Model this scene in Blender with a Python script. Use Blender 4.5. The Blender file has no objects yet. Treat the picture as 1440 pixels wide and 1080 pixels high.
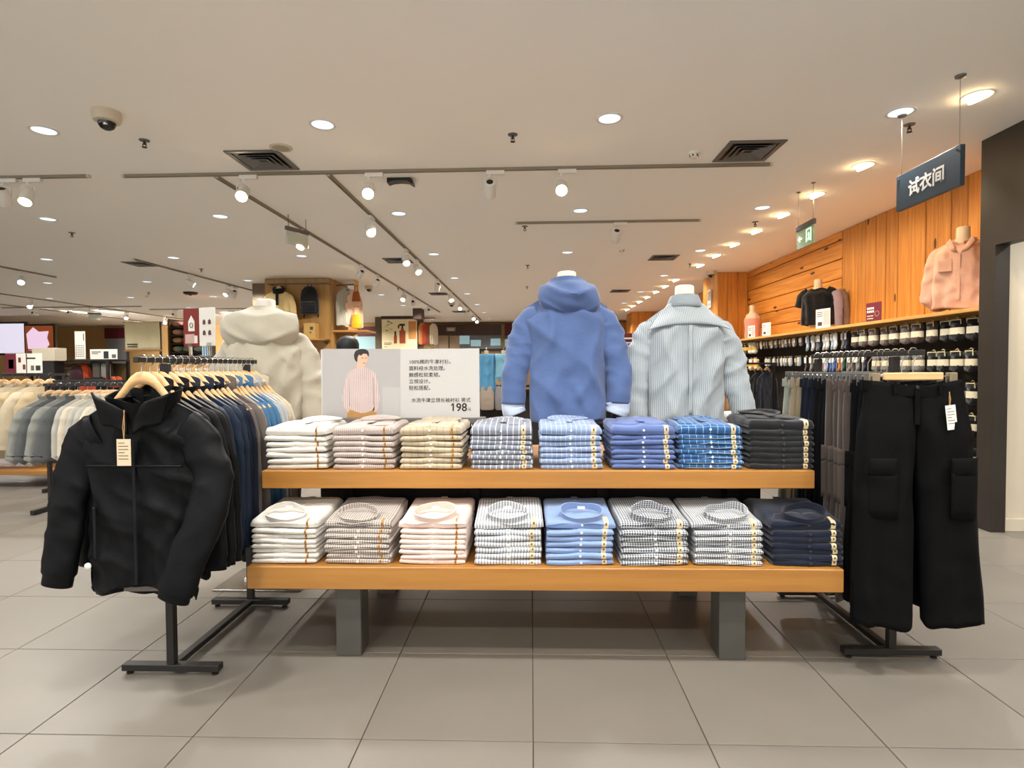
import bpy, math, random
import numpy as np
from mathutils import Matrix, Vector

# ------------------------------------------------------------------ camera, world, exposure
random.seed(11)
rng = np.random.default_rng(11)
PI = math.pi
sc = bpy.context.scene
COL = sc.collection
W, H, F = 1440.0, 1080.0, 800.0
CAMZ = 1.294
CEIL = 3.04
camd = bpy.data.cameras.new('camera')
camd.sensor_width = 36.0
camd.lens = F / W * 36.0
camd.clip_start, camd.clip_end = 0.05, 100
camo = bpy.data.objects.new('camera', camd)
CAMR = (Matrix.Rotation(27 / F, 4, 'Z') @ Matrix.Rotation(PI / 2 - 23 / F, 4, 'X') @ Matrix.Rotation(-0.0066, 4, 'Z'))
camo.matrix_world = Matrix.Translation((0, 0, CAMZ)) @ CAMR
COL.objects.link(camo)
sc.camera = camo
world = bpy.data.worlds.new('world')
sc.world = world
world.use_nodes = True
world.node_tree.nodes['Background'].inputs[0].default_value = (1.0, 0.98, 0.96, 1)
world.node_tree.nodes['Background'].inputs[1].default_value = 0.65
sc.view_settings.view_transform = 'Standard'
sc.view_settings.look = 'None'
sc.view_settings.gamma = 1.0
sc.view_settings.use_curve_mapping = False
sc.view_settings.exposure = 1.62
sc.cycles.use_denoising = True
sc.cycles.max_bounces = 8
sc.cycles.diffuse_bounces = 5
sc.cycles.glossy_bounces = 3
sc.cycles.sample_clamp_indirect = 8.0
DOWN_W, GIMBAL_W, TRACK_W = 62.0, 15.0, 60.0   # lamp powers in watts
DOWN_C, GIMBAL_C, TRACK_C = (1.0, 0.99, 0.975), (1.0, 0.82, 0.60), (1.0, 0.93, 0.83)


def ray(px, py):
    d = CAMR.to_3x3() @ Vector(((px - W / 2) / F, -(py - H / 2) / F, -1.0))
    return d


def at(px, py, Y):
    """point of the picture px, py at the real distance Y"""
    d = ray(px, py)
    return Vector((0, 0, CAMZ)) + d * (Y / d.y)


def atz(px, py, Z):
    d = ray(px, py)
    return Vector((0, 0, CAMZ)) + d * ((Z - CAMZ) / d.z)


# ------------------------------------------------------------------ colours and materials
def lin(h):
    h = h.lstrip('#')
    out = []
    for i in (0, 2, 4):
        c = int(h[i:i + 2], 16) / 255
        out.append(c / 12.92 if c <= 0.04045 else ((c + 0.055) / 1.055) ** 2.4)
    return (*out, 1.0)


MATS = {}


def _base(name, rough=0.6, metal=0.0, spec=0.5):
    m = bpy.data.materials.new(name)
    m.use_nodes = True
    nt = m.node_tree
    b = nt.nodes['Principled BSDF']
    b.inputs['Roughness'].default_value = rough
    b.inputs['Metallic'].default_value = metal
    b.inputs['Specular IOR Level'].default_value = spec
    return m, nt, b


def _noise(nt, scale, detail=3, vec=None, rough=0.55):
    n = nt.nodes.new('ShaderNodeTexNoise')
    n.inputs['Scale'].default_value = scale
    n.inputs['Detail'].default_value = detail
    n.inputs['Roughness'].default_value = rough
    if vec is not None:
        nt.links.new(vec, n.inputs['Vector'])
    return n


def _math(nt, op, a, b=None):
    n = nt.nodes.new('ShaderNodeMath')
    n.operation = op
    for i, v in enumerate((a, b)):
        if v is None:
            continue
        if isinstance(v, (int, float)):
            n.inputs[i].default_value = v
        else:
            nt.links.new(v, n.inputs[i])
    return n.outputs[0]


def _mix(nt, fac, a, b, mode='MIX'):
    n = nt.nodes.new('ShaderNodeMix')
    n.data_type = 'RGBA'
    n.blend_type = mode
    for i, v in ((0, fac), (6, a), (7, b)):
        if isinstance(v, (int, float)):
            n.inputs[i].default_value = v
        elif isinstance(v, tuple):
            n.inputs[i].default_value = v
        else:
            nt.links.new(v, n.inputs[i])
    return n.outputs[2]


def _bump(nt, b, height, strength=0.2, dist=0.002):
    n = nt.nodes.new('ShaderNodeBump')
    n.inputs['Strength'].default_value = strength
    n.inputs['Distance'].default_value = dist
    nt.links.new(height, n.inputs['Height'])
    nt.links.new(n.outputs[0], b.inputs['Normal'])


def plain(name, hexc, rough=0.6, metal=0.0, var=0.06, scale=9.0, bump=0.0, spec=0.5):
    """smooth surface with a slight mottling"""
    if name in MATS:
        return MATS[name]
    m, nt, b = _base(name, rough, metal, spec)
    tc = nt.nodes.new('ShaderNodeTexCoord')
    n = _noise(nt, scale, 4, tc.outputs['Object'])
    c = lin(hexc)
    d = tuple(max(0, v * (1 - var * 2)) for v in c[:3]) + (1,)
    nt.links.new(_mix(nt, n.outputs[0], d, tuple(min(1, v * (1 + var)) for v in c[:3]) + (1,)), b.inputs['Base Color'])
    if bump:
        n2 = _noise(nt, scale * 8, 3, tc.outputs['Object'])
        _bump(nt, b, n2.outputs[0], bump, 0.003)
    MATS[name] = m
    return m


def fabric(name, hexc, pattern=None, line=None, freq=60.0, width=0.25, slub=0.08, rough=0.88, axis='x', freq2=None, sheen=0.25, wrinkle=0.35, wscale=14, spec=0.1):
    """woven cloth; pattern: stripe, grid (thin lines both ways), gingham"""
    if name in MATS:
        return MATS[name]
    m, nt, b = _base(name, rough, 0, spec)
    b.inputs['Sheen Weight'].default_value = sheen
    b.inputs['Sheen Roughness'].default_value = 0.5
    tc = nt.nodes.new('ShaderNodeTexCoord')
    sep = nt.nodes.new('ShaderNodeSeparateXYZ')
    nt.links.new(tc.outputs['Object'], sep.inputs[0])
    X, Y, Z = sep.outputs
    c = lin(hexc)
    mp = nt.nodes.new('ShaderNodeMapping')
    mp.inputs['Scale'].default_value = (30, 30, 220)
    nt.links.new(tc.outputs['Object'], mp.inputs[0])
    n = _noise(nt, 1.0, 3, mp.outputs[0])
    col = _mix(nt, n.outputs[0], tuple(v * (1 - slub) for v in c[:3]) + (1,), tuple(min(1, v * (1 + slub)) for v in c[:3]) + (1,))
    if pattern:
        l = lin(line)
        a1 = X if axis == 'x' else Z
        s1 = _math(nt, 'LESS_THAN', _math(nt, 'FRACT', _math(nt, 'MULTIPLY', a1, freq)), width)
        if pattern == 'stripe':
            col = _mix(nt, s1, col, l)
        else:
            a2 = _math(nt, 'ADD', Y, Z)
            s2 = _math(nt, 'LESS_THAN', _math(nt, 'FRACT', _math(nt, 'MULTIPLY', a2, freq2 or freq)), width)
            if pattern == 'grid':
                col = _mix(nt, _math(nt, 'MAXIMUM', s1, s2), col, l)
            else:
                col = _mix(nt, _math(nt, 'MULTIPLY', _math(nt, 'ADD', s1, s2), 0.5), col, l)
    nt.links.new(col, b.inputs['Base Color'])
    w = _noise(nt, wscale * 0.6, 2, tc.outputs['Object'], 0.5)
    w.noise_type = 'RIDGED_MULTIFRACTAL'
    w.normalize = True
    w2 = _noise(nt, wscale * 5, 3, tc.outputs['Object'], 0.6)
    _bump(nt, b, _math(nt, 'ADD', _math(nt, 'MULTIPLY', w.outputs[0], 1.0), _math(nt, 'MULTIPLY', w2.outputs[0], 0.04)), wrinkle, 0.06)
    MATS[name] = m
    return m


def wood(name, dark, light, axis='x', scale=1.0, rough=0.45, knots=False, rnd=0.25):
    if name in MATS:
        return MATS[name]
    m, nt, b = _base(name, rough)
    tc = nt.nodes.new('ShaderNodeTexCoord')
    oi = nt.nodes.new('ShaderNodeObjectInfo')
    add = nt.nodes.new('ShaderNodeVectorMath')
    add.operation = 'ADD'
    comb = nt.nodes.new('ShaderNodeCombineXYZ')
    r = _math(nt, 'MULTIPLY', oi.outputs['Random'], 37.0)
    for i in range(3):
        nt.links.new(r, comb.inputs[i])
    nt.links.new(tc.outputs['Object'], add.inputs[0])
    nt.links.new(comb.outputs[0], add.inputs[1])
    mp = nt.nodes.new('ShaderNodeMapping')
    s = {'x': (1.2, 22, 22), 'y': (22, 1.2, 22), 'z': (22, 22, 1.2)}[axis]
    mp.inputs['Scale'].default_value = tuple(v * scale for v in s)
    nt.links.new(add.outputs[0], mp.inputs[0])
    n = _noise(nt, 1.0, 6, mp.outputs[0], 0.62)
    ramp = nt.nodes.new('ShaderNodeValToRGB')
    ramp.color_ramp.elements[0].position, ramp.color_ramp.elements[1].position = 0.3, 0.68
    ramp.color_ramp.elements[0].color, ramp.color_ramp.elements[1].color = lin(dark), lin(light)
    nt.links.new(n.outputs[0], ramp.inputs[0])
    hsv = nt.nodes.new('ShaderNodeHueSaturation')
    nt.links.new(_math(nt, 'ADD', 1 - rnd / 2, _math(nt, 'MULTIPLY', oi.outputs['Random'], rnd)), hsv.inputs['Value'])
    nt.links.new(ramp.outputs[0], hsv.inputs['Color'])
    col = hsv.outputs[0]
    if knots:
        mp2 = nt.nodes.new('ShaderNodeMapping')
        k = {'x': (1.6, 5, 5), 'y': (5, 1.6, 5), 'z': (5, 5, 1.6)}[axis]
        mp2.inputs['Scale'].default_value = k
        nt.links.new(add.outputs[0], mp2.inputs[0])
        v = nt.nodes.new('ShaderNodeTexVoronoi')
        v.inputs['Scale'].default_value = 1.0
        nt.links.new(mp2.outputs[0], v.inputs['Vector'])
        kn = _math(nt, 'LESS_THAN', v.outputs['Distance'], 0.11)
        col = _mix(nt, kn, col, lin('#4a2208'))
    nt.links.new(col, b.inputs['Base Color'])
    _bump(nt, b, n.outputs[0], 0.15, 0.002)
    MATS[name] = m
    return m


def emit(name, hexc, strength):
    if name in MATS:
        return MATS[name]
    m, nt, b = _base(name)
    b.inputs['Base Color'].default_value = lin(hexc)
    b.inputs['Emission Color'].default_value = lin(hexc)
    b.inputs['Emission Strength'].default_value = strength
    MATS[name] = m
    return m


def glass(name, hexc='#e8f0ee', rough=0.05, trans=0.9):
    if name in MATS:
        return MATS[name]
    m, nt, b = _base(name, rough)
    b.inputs['Base Color'].default_value = lin(hexc)
    b.inputs['Transmission Weight'].default_value = trans
    b.inputs['IOR'].default_value = 1.1
    MATS[name] = m
    return m


# ------------------------------------------------------------------ mesh helpers
class MB:
    """collects one mesh"""

    def __init__(self):
        self.v, self.f = [], []

    def add(self, verts, faces):
        b = len(self.v)
        self.v.extend([tuple(map(float, p)) for p in verts])
        self.f.extend([tuple(i + b for i in f) for f in faces])
        return self

    def box(self, c, s, ch=0.0, rz=0.0):
        """box centred at c, size s, chamfer ch"""
        hx, hy, hz = s[0] / 2, s[1] / 2, s[2] / 2
        cr, sr = math.cos(rz), math.sin(rz)
        tr = lambda p: (c[0] + p[0] * cr - p[1] * sr, c[1] + p[0] * sr + p[1] * cr, c[2] + p[2])
        if ch <= 0:
            vs = [(x * hx, y * hy, z * hz) for x in (-1, 1) for y in (-1, 1) for z in (-1, 1)]
            fs = [(0, 1, 3, 2), (4, 6, 7, 5), (0, 4, 5, 1), (2, 3, 7, 6), (0, 2, 6, 4), (1, 5, 7, 3)]
            return self.add([tr(p) for p in vs], fs)
        rings = []
        for z, i in ((-hz, ch), (-hz + ch, 0), (hz - ch, 0), (hz, ch)):
            x, y = hx - i, hy - i
            q = ch if i == 0 else ch * 0.5
            rings.append([(x - q, -y, z), (x, -y + q, z), (x, y - q, z), (x - q, y, z), (-x + q, y, z), (-x, y - q, z), (-x, -y + q, z), (-x + q, -y, z)])
        return self.loft([[tr(p) for p in r] for r in rings], cap=True)

    def loft(self, rings, cap=False, closed=True):
        n = len(rings[0])
        vs = [p for r in rings for p in r]
        fs = []
        for k in range(len(rings) - 1):
            for i in range(n if closed else n - 1):
                j = (i + 1) % n
                fs.append((k * n + i, k * n + j, (k + 1) * n + j, (k + 1) * n + i))
        if cap:
            fs.append(tuple(range(n - 1, -1, -1)))
            fs.append(tuple((len(rings) - 1) * n + i for i in range(n)))
        return self.add(vs, fs)

    def tube(self, pts, r, n=8, cap=True, flat=1.0, ref=None):
        pts = [Vector(p) for p in pts]
        rs = r if isinstance(r, (list, tuple)) else [r] * len(pts)
        rings = []
        prev = None
        for i, p in enumerate(pts):
            t = (pts[min(i + 1, len(pts) - 1)] - pts[max(i - 1, 0)]).normalized()
            if prev is None:
                a = Vector(ref) if ref else (Vector((0, 0, 1)) if abs(t.z) < 0.9 else Vector((1, 0, 0)))
            else:
                a = prev
            u = (a - t * a.dot(t)).normalized()
            w = t.cross(u)
            prev = u
            rings.append([p + (u * math.cos(2 * PI * k / n) + w * math.sin(2 * PI * k / n) * flat) * rs[i] for k in range(n)])
        return self.loft(rings, cap=cap)

    def lathe(self, prof, c=(0, 0, 0), n=20, axis='z', cap=True):
        rings = []
        for r, h in prof:
            ring = []
            for k in range(n):
                a = 2 * PI * k / n
                p = (r * math.cos(a), r * math.sin(a), h)
                if axis == 'y':
                    p = (p[0], p[2], p[1])
                elif axis == 'x':
                    p = (p[2], p[0], p[1])
                ring.append((c[0] + p[0], c[1] + p[1], c[2] + p[2]))
            rings.append(ring)
        return self.loft(rings, cap=cap)

    def prism(self, poly, y0, y1):
        """outline in x, z pushed from y0 to y1"""
        n = len(poly)
        vs = [(x, y0, z) for x, z in poly] + [(x, y1, z) for x, z in poly]
        fs = [tuple(range(n)), tuple(range(2 * n - 1, n - 1, -1))]
        fs += [(i, i + n, (i + 1) % n + n, (i + 1) % n) for i in range(n)]
        return self.add(vs, fs)

    def grid(self, P, closed_u=False):
        """P[v][u] points"""
        return self.loft([list(r) for r in P], closed=closed_u)

    def mesh(self, name, mat, smooth=True, angle=40):
        me = bpy.data.meshes.new(name)
        me.from_pydata(self.v, [], self.f)
        me.update()
        if smooth:
            me.polygons.foreach_set('use_smooth', [True] * len(me.polygons))
            me.set_sharp_from_angle(angle=math.radians(angle))
        if mat:
            me.materials.append(mat)
        return me

    def build(self, name, mat, parent=None, smooth=True, angle=40, solid=0.0, subd=0):
        o = bpy.data.objects.new(name, self.mesh(name, mat, smooth, angle))
        COL.objects.link(o)
        if parent is not None:
            o.parent = parent
        if solid:
            md = o.modifiers.new('solid', 'SOLIDIFY')
            md.thickness = solid
            md.offset = 0
        if subd:
            md = o.modifiers.new('sub', 'SUBSURF')
            md.levels = md.render_levels = subd
        return o


def tag(o, label=None, cat=None, group=None, kind=None):
    for k, v in (('label', label), ('category', cat), ('group', group), ('kind', kind)):
        if v:
            o[k] = v
    return o


def thing(name, label, cat, loc=(0, 0, 0), rz=0.0, group=None):
    o = bpy.data.objects.new(name, None)
    o.empty_display_size = 0.05
    COL.objects.link(o)
    o.location = loc
    o.rotation_euler = (0, 0, rz)
    return tag(o, label, cat, group)


def struct(o):
    o['kind'] = 'structure'
    return o


def inst(name, mesh, parent=None, loc=(0, 0, 0), rot=(0, 0, 0), scale=(1, 1, 1)):
    o = bpy.data.objects.new(name, mesh)
    COL.objects.link(o)
    o.parent = parent
    o.location, o.rotation_euler, o.scale = loc, rot, scale
    return o


def dup(root, loc=None, rz=None, label=None, group=None, swap=None, scale=None):
    """copy of a thing with its parts and sub-parts; swap maps old material to new"""
    def cp(o, par):
        c = o.copy()
        COL.objects.link(c)
        c.parent = par
        if swap and c.type == 'MESH' and o.data.materials and o.data.materials[0] in swap:
            for s in c.material_slots:
                s.link = 'OBJECT'
                s.material = swap[o.data.materials[0]]
        for ch in list(o.children):
            cp(ch, c)
        return c
    kids = list(root.children)
    r = root.copy()
    COL.objects.link(r)
    if swap and r.type == 'MESH' and root.data.materials[0] in swap:
        for s in r.material_slots:
            s.link = 'OBJECT'
            s.material = swap[root.data.materials[0]]
    for ch in kids:
        cp(ch, r)
    if loc is not None:
        r.location = loc
    if rz is not None:
        r.rotation_euler.z = rz
    if scale is not None:
        r.scale = scale
    tag(r, label, None, group)
    return r


def text(name, body, size, mat, parent, loc, rot=(PI / 2, 0, 0), bold=0.0, align='LEFT', ext=0.0006):
    c = bpy.data.curves.new(name, 'FONT')
    c.body, c.size, c.offset, c.align_x, c.extrude = body, size, bold, align, ext
    c.resolution_u = 3
    t = bpy.data.objects.new(name, c)
    COL.objects.link(t)
    dg = bpy.context.evaluated_depsgraph_get()
    me = bpy.data.meshes.new_from_object(t.evaluated_get(dg))
    bpy.data.objects.remove(t)
    me.materials.clear()
    me.materials.append(mat)
    return inst(name, me, parent, loc, rot)


ORD = ['first', 'second', 'third', 'fourth', 'fifth', 'sixth', 'seventh', 'eighth', 'ninth', 'tenth', 'eleventh', 'twelfth', 'thirteenth', 'fourteenth', 'fifteenth', 'sixteenth', 'seventeenth', 'eighteenth', 'nineteenth', 'twentieth']


def lerp(a, b, t):
    return a + (b - a) * t


def sstep(a, b, x):
    t = np.clip((np.asarray(x, float) - a) / (b - a), 0, 1)
    return t * t * (3 - 2 * t)


def wob(x, y, seed, f=1.0, n=5):
    """smooth pseudo-noise of two coordinates, about -1..1"""
    r = np.random.default_rng(seed)
    out = 0
    for k in range(n):
        a = r.uniform(0, 2 * PI)
        q = f * (0.6 + 0.5 * k)
        out = out + np.sin(q * (np.cos(a) * x + np.sin(a) * y) + r.uniform(0, 6.28)) / (1 + 0.5 * k)
    return out / 2.2


def ridges(a, b, seed, f=10.0, n=4, dirs=None):
    """sharp-crested cloth folds as a function of two lengths in metres, about -0.4..1"""
    r = np.random.default_rng(seed)
    out = 0
    for k in range(n):
        t = r.uniform(*dirs) if dirs else r.uniform(0, PI)
        q = f * r.uniform(0.6, 1.5)
        w = 0.9 * np.sin(q * 0.5 * (a * math.sin(t) - b * math.cos(t)) + r.uniform(0, 6.28))
        s = np.sin(q * (a * math.cos(t) + b * math.sin(t)) + w + r.uniform(0, 6.28))
        mask = 0.5 + 0.5 * np.sin(q * 0.37 * a + r.uniform(0, 6.28)) * np.sin(q * 0.31 * b + r.uniform(0, 6.28))
        out = out + ((1 - np.abs(s)) ** 1.6 - 0.3) * mask
    return out / (0.5 * n)


def spline(pts, m):
    """Catmull-Rom through the points, m samples"""
    P = np.array(pts, float)
    n = len(P)
    Q = np.vstack([2 * P[0] - P[1], P, 2 * P[-1] - P[-2]])
    out = []
    for t in np.linspace(0, n - 1 - 1e-9, m):
        i = int(t)
        u = t - i
        a, b, c, d = Q[i], Q[i + 1], Q[i + 2], Q[i + 3]
        out.append(0.5 * (2 * b + (c - a) * u + (2 * a - 5 * b + 4 * c - d) * u * u + (3 * b - a - 3 * c + d) * u ** 3))
    return np.array(out)

# ------------------------------------------------------------------ the setting
CAMI = camo.matrix_world.inverted()


def proj(p):
    q = CAMI @ Vector(p)
    if q.z > -0.05:
        return None
    return (W / 2 + F * q.x / -q.z, H / 2 - F * q.y / -q.z)


def seen(p, m=60):
    q = proj(p)
    return q is not None and -m < q[0] < W + m and -m < q[1] < H + m


m_tile = plain('floor_tile', '#756f66', 0.42, var=0.07, scale=3.0, bump=0.06)
_b = m_tile.node_tree
_oi = _b.nodes.new('ShaderNodeObjectInfo')
_pb = _b.nodes['Principled BSDF']
_src = _pb.inputs['Base Color'].links[0].from_socket
_hs = _b.nodes.new('ShaderNodeHueSaturation')
_b.links.new(_src, _hs.inputs['Color'])
_b.links.new(_math(_b, 'ADD', 0.95, _math(_b, 'MULTIPLY', _oi.outputs['Random'], 0.1)), _hs.inputs['Value'])
_b.links.new(_hs.outputs[0], _pb.inputs['Base Color'])
m_grout = plain('grout', '#5a554e', 0.9)
m_ceil = plain('ceiling_paint', '#faf6ef', 0.95, var=0.01, scale=1.0, spec=0.1)
m_wallb = plain('brown_wall', '#b8935c', 0.8, var=0.05, scale=2)
m_beige = plain('beige_wall', '#cfc4ae', 0.85, var=0.02, scale=2)
m_dmetal = plain('dark_patina_metal', '#332d27', 0.5, metal=0.2, var=0.18, scale=2.4)
m_bmetal = plain('black_metal', '#262321', 0.45, metal=0.3, var=0.08)
m_gmetal = plain('grey_metal', '#6c6b68', 0.4, metal=0.5, var=0.08)
m_chrome = plain('chrome', '#c9c9c6', 0.22, metal=1.0, var=0.03)
m_white = plain('white_plastic', '#e4e1da', 0.5, var=0.02)
m_offw = plain('offwhite_plastic', '#cbbfa9', 0.5, var=0.03)
m_blackp = plain('black_plastic', '#161616', 0.4, var=0.1)
m_pine = wood('orange_pine', '#b0681f', '#d69440', 'z', 1.0, 0.5, knots=True, rnd=0.3)
m_pineh = wood('orange_pine_level', '#b0681f', '#d69440', 'y', 1.0, 0.5, knots=True, rnd=0.3)
m_oak = wood('oak', '#95642a', '#ad7937', 'x', 1.0, 0.42, rnd=0.08)
m_oaky = wood('oak_lengthwise', '#b98742', '#d9aa62', 'y', 1.0, 0.45, rnd=0.08)
m_hang = wood('hanger_wood', '#c69a63', '#dbb684', 'x', 2.0, 0.4, rnd=0.15)
m_red = plain('dark_red', '#5c1420', 0.6)
m_dbrown = plain('dark_brown', '#3a2c23', 0.6)
m_shelfdark = plain('dark_back_panel', '#1c1713', 0.8, var=0.1)

fl = struct(MB().box((-6.5, 9.5, -0.06), (32, 29, 0.108)).build('floor', m_grout, smooth=False))
TS, Y0 = 0.6, 1.933
tile_me = MB().box((0, 0, 0), (TS - 0.004, TS - 0.004, 0.012), 0.0012).mesh('tile', m_tile, smooth=False)
field = MB()
for k in range(-11, 37):
    for i in range(-37, 16):
        c = (i * TS + TS / 2, Y0 + k * TS + TS / 2)
        corners = [(c[0] + a * 0.3, c[1] + b * 0.3, 0) for a in (-1, 1) for b in (-1, 1)]
        if 1.2 < c[1] < 8.0 and c[0] < 6 and any(seen(p, 5) for p in corners):
            inst('tile', tile_me, fl, (c[0], c[1], -0.006))
        else:
            field.box((c[0], c[1], -0.006), (TS - 0.005, TS - 0.005, 0.012))
tf = field.build('tile_field', m_tile, fl, smooth=False)
tf['kind'] = 'stuff'

struct(MB().box((-6.5, 9.5, CEIL + 0.05), (32, 29, 0.1)).build('ceiling', m_ceil, smooth=False))

# right wall: vertical pine boards, then level ones, a boarded pillar and boards beyond
WX = 4.02
wr = struct(MB().box((WX + 0.09, 13.3, CEIL / 2), (0.1, 17.8, CEIL)).build('wall_right', m_dbrown, smooth=False))
y = 4.62
while y < 7.52:
    w = random.uniform(0.17, 0.23)
    w = min(w, 7.54 - y)
    if w > 0.05:
        MB().box((0, 0, 0), (0.03, w - 0.010, 1.30), 0.006).build('plank', m_pine, wr, smooth=False).location = (WX + 0.02 + random.uniform(0, 0.006), y + w / 2, 2.39)
    y += w
z = 1.74
while z < CEIL - 0.02:
    h = min(random.uniform(0.21, 0.25), CEIL - z)
    MB().box((0, 0, 0), (0.03, 3.2, h - 0.010), 0.006).build('plank', m_pineh, wr, smooth=False).location = (WX + 0.02 + random.uniform(0, 0.006), 9.15, z + h / 2)
    z += h
y = 11.65
while y < 21.6:
    MB().box((0, 0, 0), (0.03, 0.424, 3.02), 0.004).build('plank', m_pine, wr, smooth=False).location = (WX + 0.02, y + 0.215, 1.515)
    y += 0.43


def pillar(name, x0, x1, y0, y1):
    p = struct(MB().box(((x0 + x1) / 2, (y0 + y1) / 2, CEIL / 2), (x1 - x0 - 0.05, y1 - y0 - 0.05, CEIL)).build(name, m_dbrown, smooth=False))
    n = max(2, round((x1 - x0) / 0.19))
    for i in range(n):
        w = (x1 - x0) / n
        MB().box((0, 0, 0), (w - 0.005, 0.024, CEIL - 0.01), 0.004).build('plank', m_pine, p, smooth=False).location = (x0 + (i + 0.5) * w, y0 + 0.011, CEIL / 2)
    n = max(2, round((y1 - y0) / 0.22))
    for i in range(n):
        w = (y1 - y0 - 0.03) / n
        MB().box((0, 0, 0), (0.024, w - 0.005, CEIL - 0.01), 0.004).build('plank', m_pine, p, smooth=False).location = (x0 + 0.011, y0 + 0.03 + (i + 0.5) * w, CEIL / 2)
    return p


pillar('pillar_front', 3.48, 4.03, 10.75, 11.65)
pillar('pillar_rear', 3.2, 4.03, 18.2, 19.2)

# dark metal portal to the fitting rooms and the corridor behind it
wp = MB()
wp.box((3.585, 4.545, CEIL / 2), (0.11, 0.15, CEIL))
wp.box((3.585, 2.485, 2.2 + (CEIL - 2.2) / 2), (0.11, 3.97, CEIL - 2.2))
wp.box((3.585, 0.45, CEIL / 2), (0.11, 0.1, CEIL))
struct(wp.build('wall_portal', m_dmetal, smooth=False))
struct(MB().box((4.85, 4.53, CEIL / 2), (2.4, 0.04, CEIL)).build('wall_corridor', m_beige, smooth=False))
struct(MB().box((4.85, 4.50, 0.05), (2.4, 0.015, 0.1), 0.003).build('baseboard_corridor', m_beige, smooth=False))
struct(MB().box((6.05, 1.5, CEIL / 2), (0.06, 6, CEIL)).build('wall_corridor_end', m_beige, smooth=False))
struct(MB().box((3.6, -1.8, CEIL / 2), (0.1, 4.4, CEIL)).build('wall_front_right', m_beige, smooth=False))

# far walls
BY = 21.9
wb = struct(MB().box((-9.2, BY + 0.1, CEIL / 2), (26.4, 0.2, CEIL)).build('wall_back', m_wallb, smooth=False))
struct(MB().box((-22.2, 12, CEIL / 2), (0.2, 20, CEIL)).build('wall_left', m_wallb, smooth=False))


def slabat(name, x0, y0, x1, y1, Y, mat, dep=0.06, parent=None, smooth=False):
    """upright slab whose face spans the picture box at distance Y"""
    a, b = at(x0, y1, Y), at(x1, y0, Y)
    o = MB().box(((a.x + b.x) / 2, Y + dep / 2, (a.z + b.z) / 2), (abs(b.x - a.x), dep, abs(b.z - a.z))).build(name, mat, parent, smooth)
    return o


m_fascia = plain('brown_fascia', '#43302a', 0.6)
m_shut = plain('beige_shutter', '#c4b193', 0.6)
m_glassb = glass('shop_glass', '#9fb9c0', 0.08, 0.25)
m_mall = emit('lit_window_blue', '#8fb0b6', 0.22)
m_mallg = plain('grey_panel', '#85888c', 0.5)
m_post = plain('olive_post', '#7d6a4a', 0.6)
g1 = struct(slabat('window_1', 560, 471, 722, 494, BY - 0.08, m_mallg, 0.06))
for x0, x1, y0, y1 in ((646, 660, 472, 484), (662, 676, 478, 487), (690, 704, 476, 486), (709, 720, 477, 488)):
    slabat('pane', x0, y0, x1, y1, BY - 0.11, m_mall, 0.03, g1)
for x in (568, 584, 600, 615, 631, 645):
    slabat('shutter_panel', x - 14, 472, x + 1, 493, BY - 0.13, m_shut, 0.04, g1)
struct(slabat('trim_1', 562, 456, 705, 472, BY - 0.35, m_fascia, 0.3))
struct(slabat('trim_2', 704, 455, 709.5, 520, BY - 0.32, m_post, 0.2))
struct(slabat('trim_3', 709.5, 455, 721.5, 472, BY - 0.26, m_red, 0.2))
struct(slabat('trim_4', 721, 453, 738, 560, BY - 0.5, m_pine, 0.3))
struct(slabat('trim_5', 865, 453, 893, 560, BY - 0.4, m_pine, 0.3))
struct(slabat('trim_6', 503, 459, 530, 473, BY - 0.3, m_red, 0.2))
struct(slabat('window_2', 500, 473, 531, 492, BY - 0.2, m_mall, 0.08))
struct(slabat('trim_7', 147, 461, 177, 476, BY - 0.3, m_red, 0.2))
struct(slabat('door_1', 150, 476, 177, 520, BY - 0.25, m_mallg, 0.1))

# ------------------------------------------------------------------ ceiling fixtures
m_lens = emit('lamp_lens', '#dcefff', 0.38)
m_lensw = emit('lamp_lens_warm', '#ffe2b0', 14.0)


def lamp(parent, loc, target, watts, color, angle, blend, r):
    d = bpy.data.lights.new('lamp', 'SPOT')
    d.energy, d.color, d.spot_size, d.spot_blend, d.shadow_soft_size = watts, color, angle, blend, r
    o = bpy.data.objects.new('lamp', d)
    COL.objects.link(o)
    o.parent = parent
    o.location = loc
    v = Vector(target) - Vector(loc)
    o.rotation_euler = v.to_track_quat('-Z', 'Y').to_euler()
    return o


ring_me = MB().lathe([(0.072, -0.001), (0.082, -0.006), (0.094, -0.005), (0.098, 0.002)], n=24, cap=False).mesh('trim_ring', m_white)
lens_me = MB().lathe([(0.076, -0.002), (0.0745, -0.0035)], n=24).mesh('lens', m_lens)
XS = [-13.6, -11.6, -9.6, -7.58, -5.55, -3.53, -1.48, 0.56, 2.56]
YS = [-3.0, -0.65, 1.7, 4.07, 6.42, 8.72, 11.05, 13.4, 15.7, 18.0, 20.3]


def in_column(x, y):
    return -5.3 < x < -3.5 and 10.6 < y < 12.0 or -5.3 < x < -3.4 and 18.5 < y < 20 or x < -5 and y < 3.5


for yy in YS:
    for xx in XS:
        if in_column(xx, yy):
            continue
        if xx < -6 and not seen((xx, yy, CEIL)):
            continue
        o = thing('downlight', 'round white recessed downlight of the regular ceiling grid, glowing cool white', 'downlight', (xx, yy, CEIL), group='recessed downlights of the ceiling grid')
        inst('trim_ring', ring_me, o)
        inst('lens', lens_me, o)
        lamp(o, (0, 0, -0.02), (0, 0, -1), DOWN_W, DOWN_C, 2.35, 0.6, 0.07)

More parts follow.
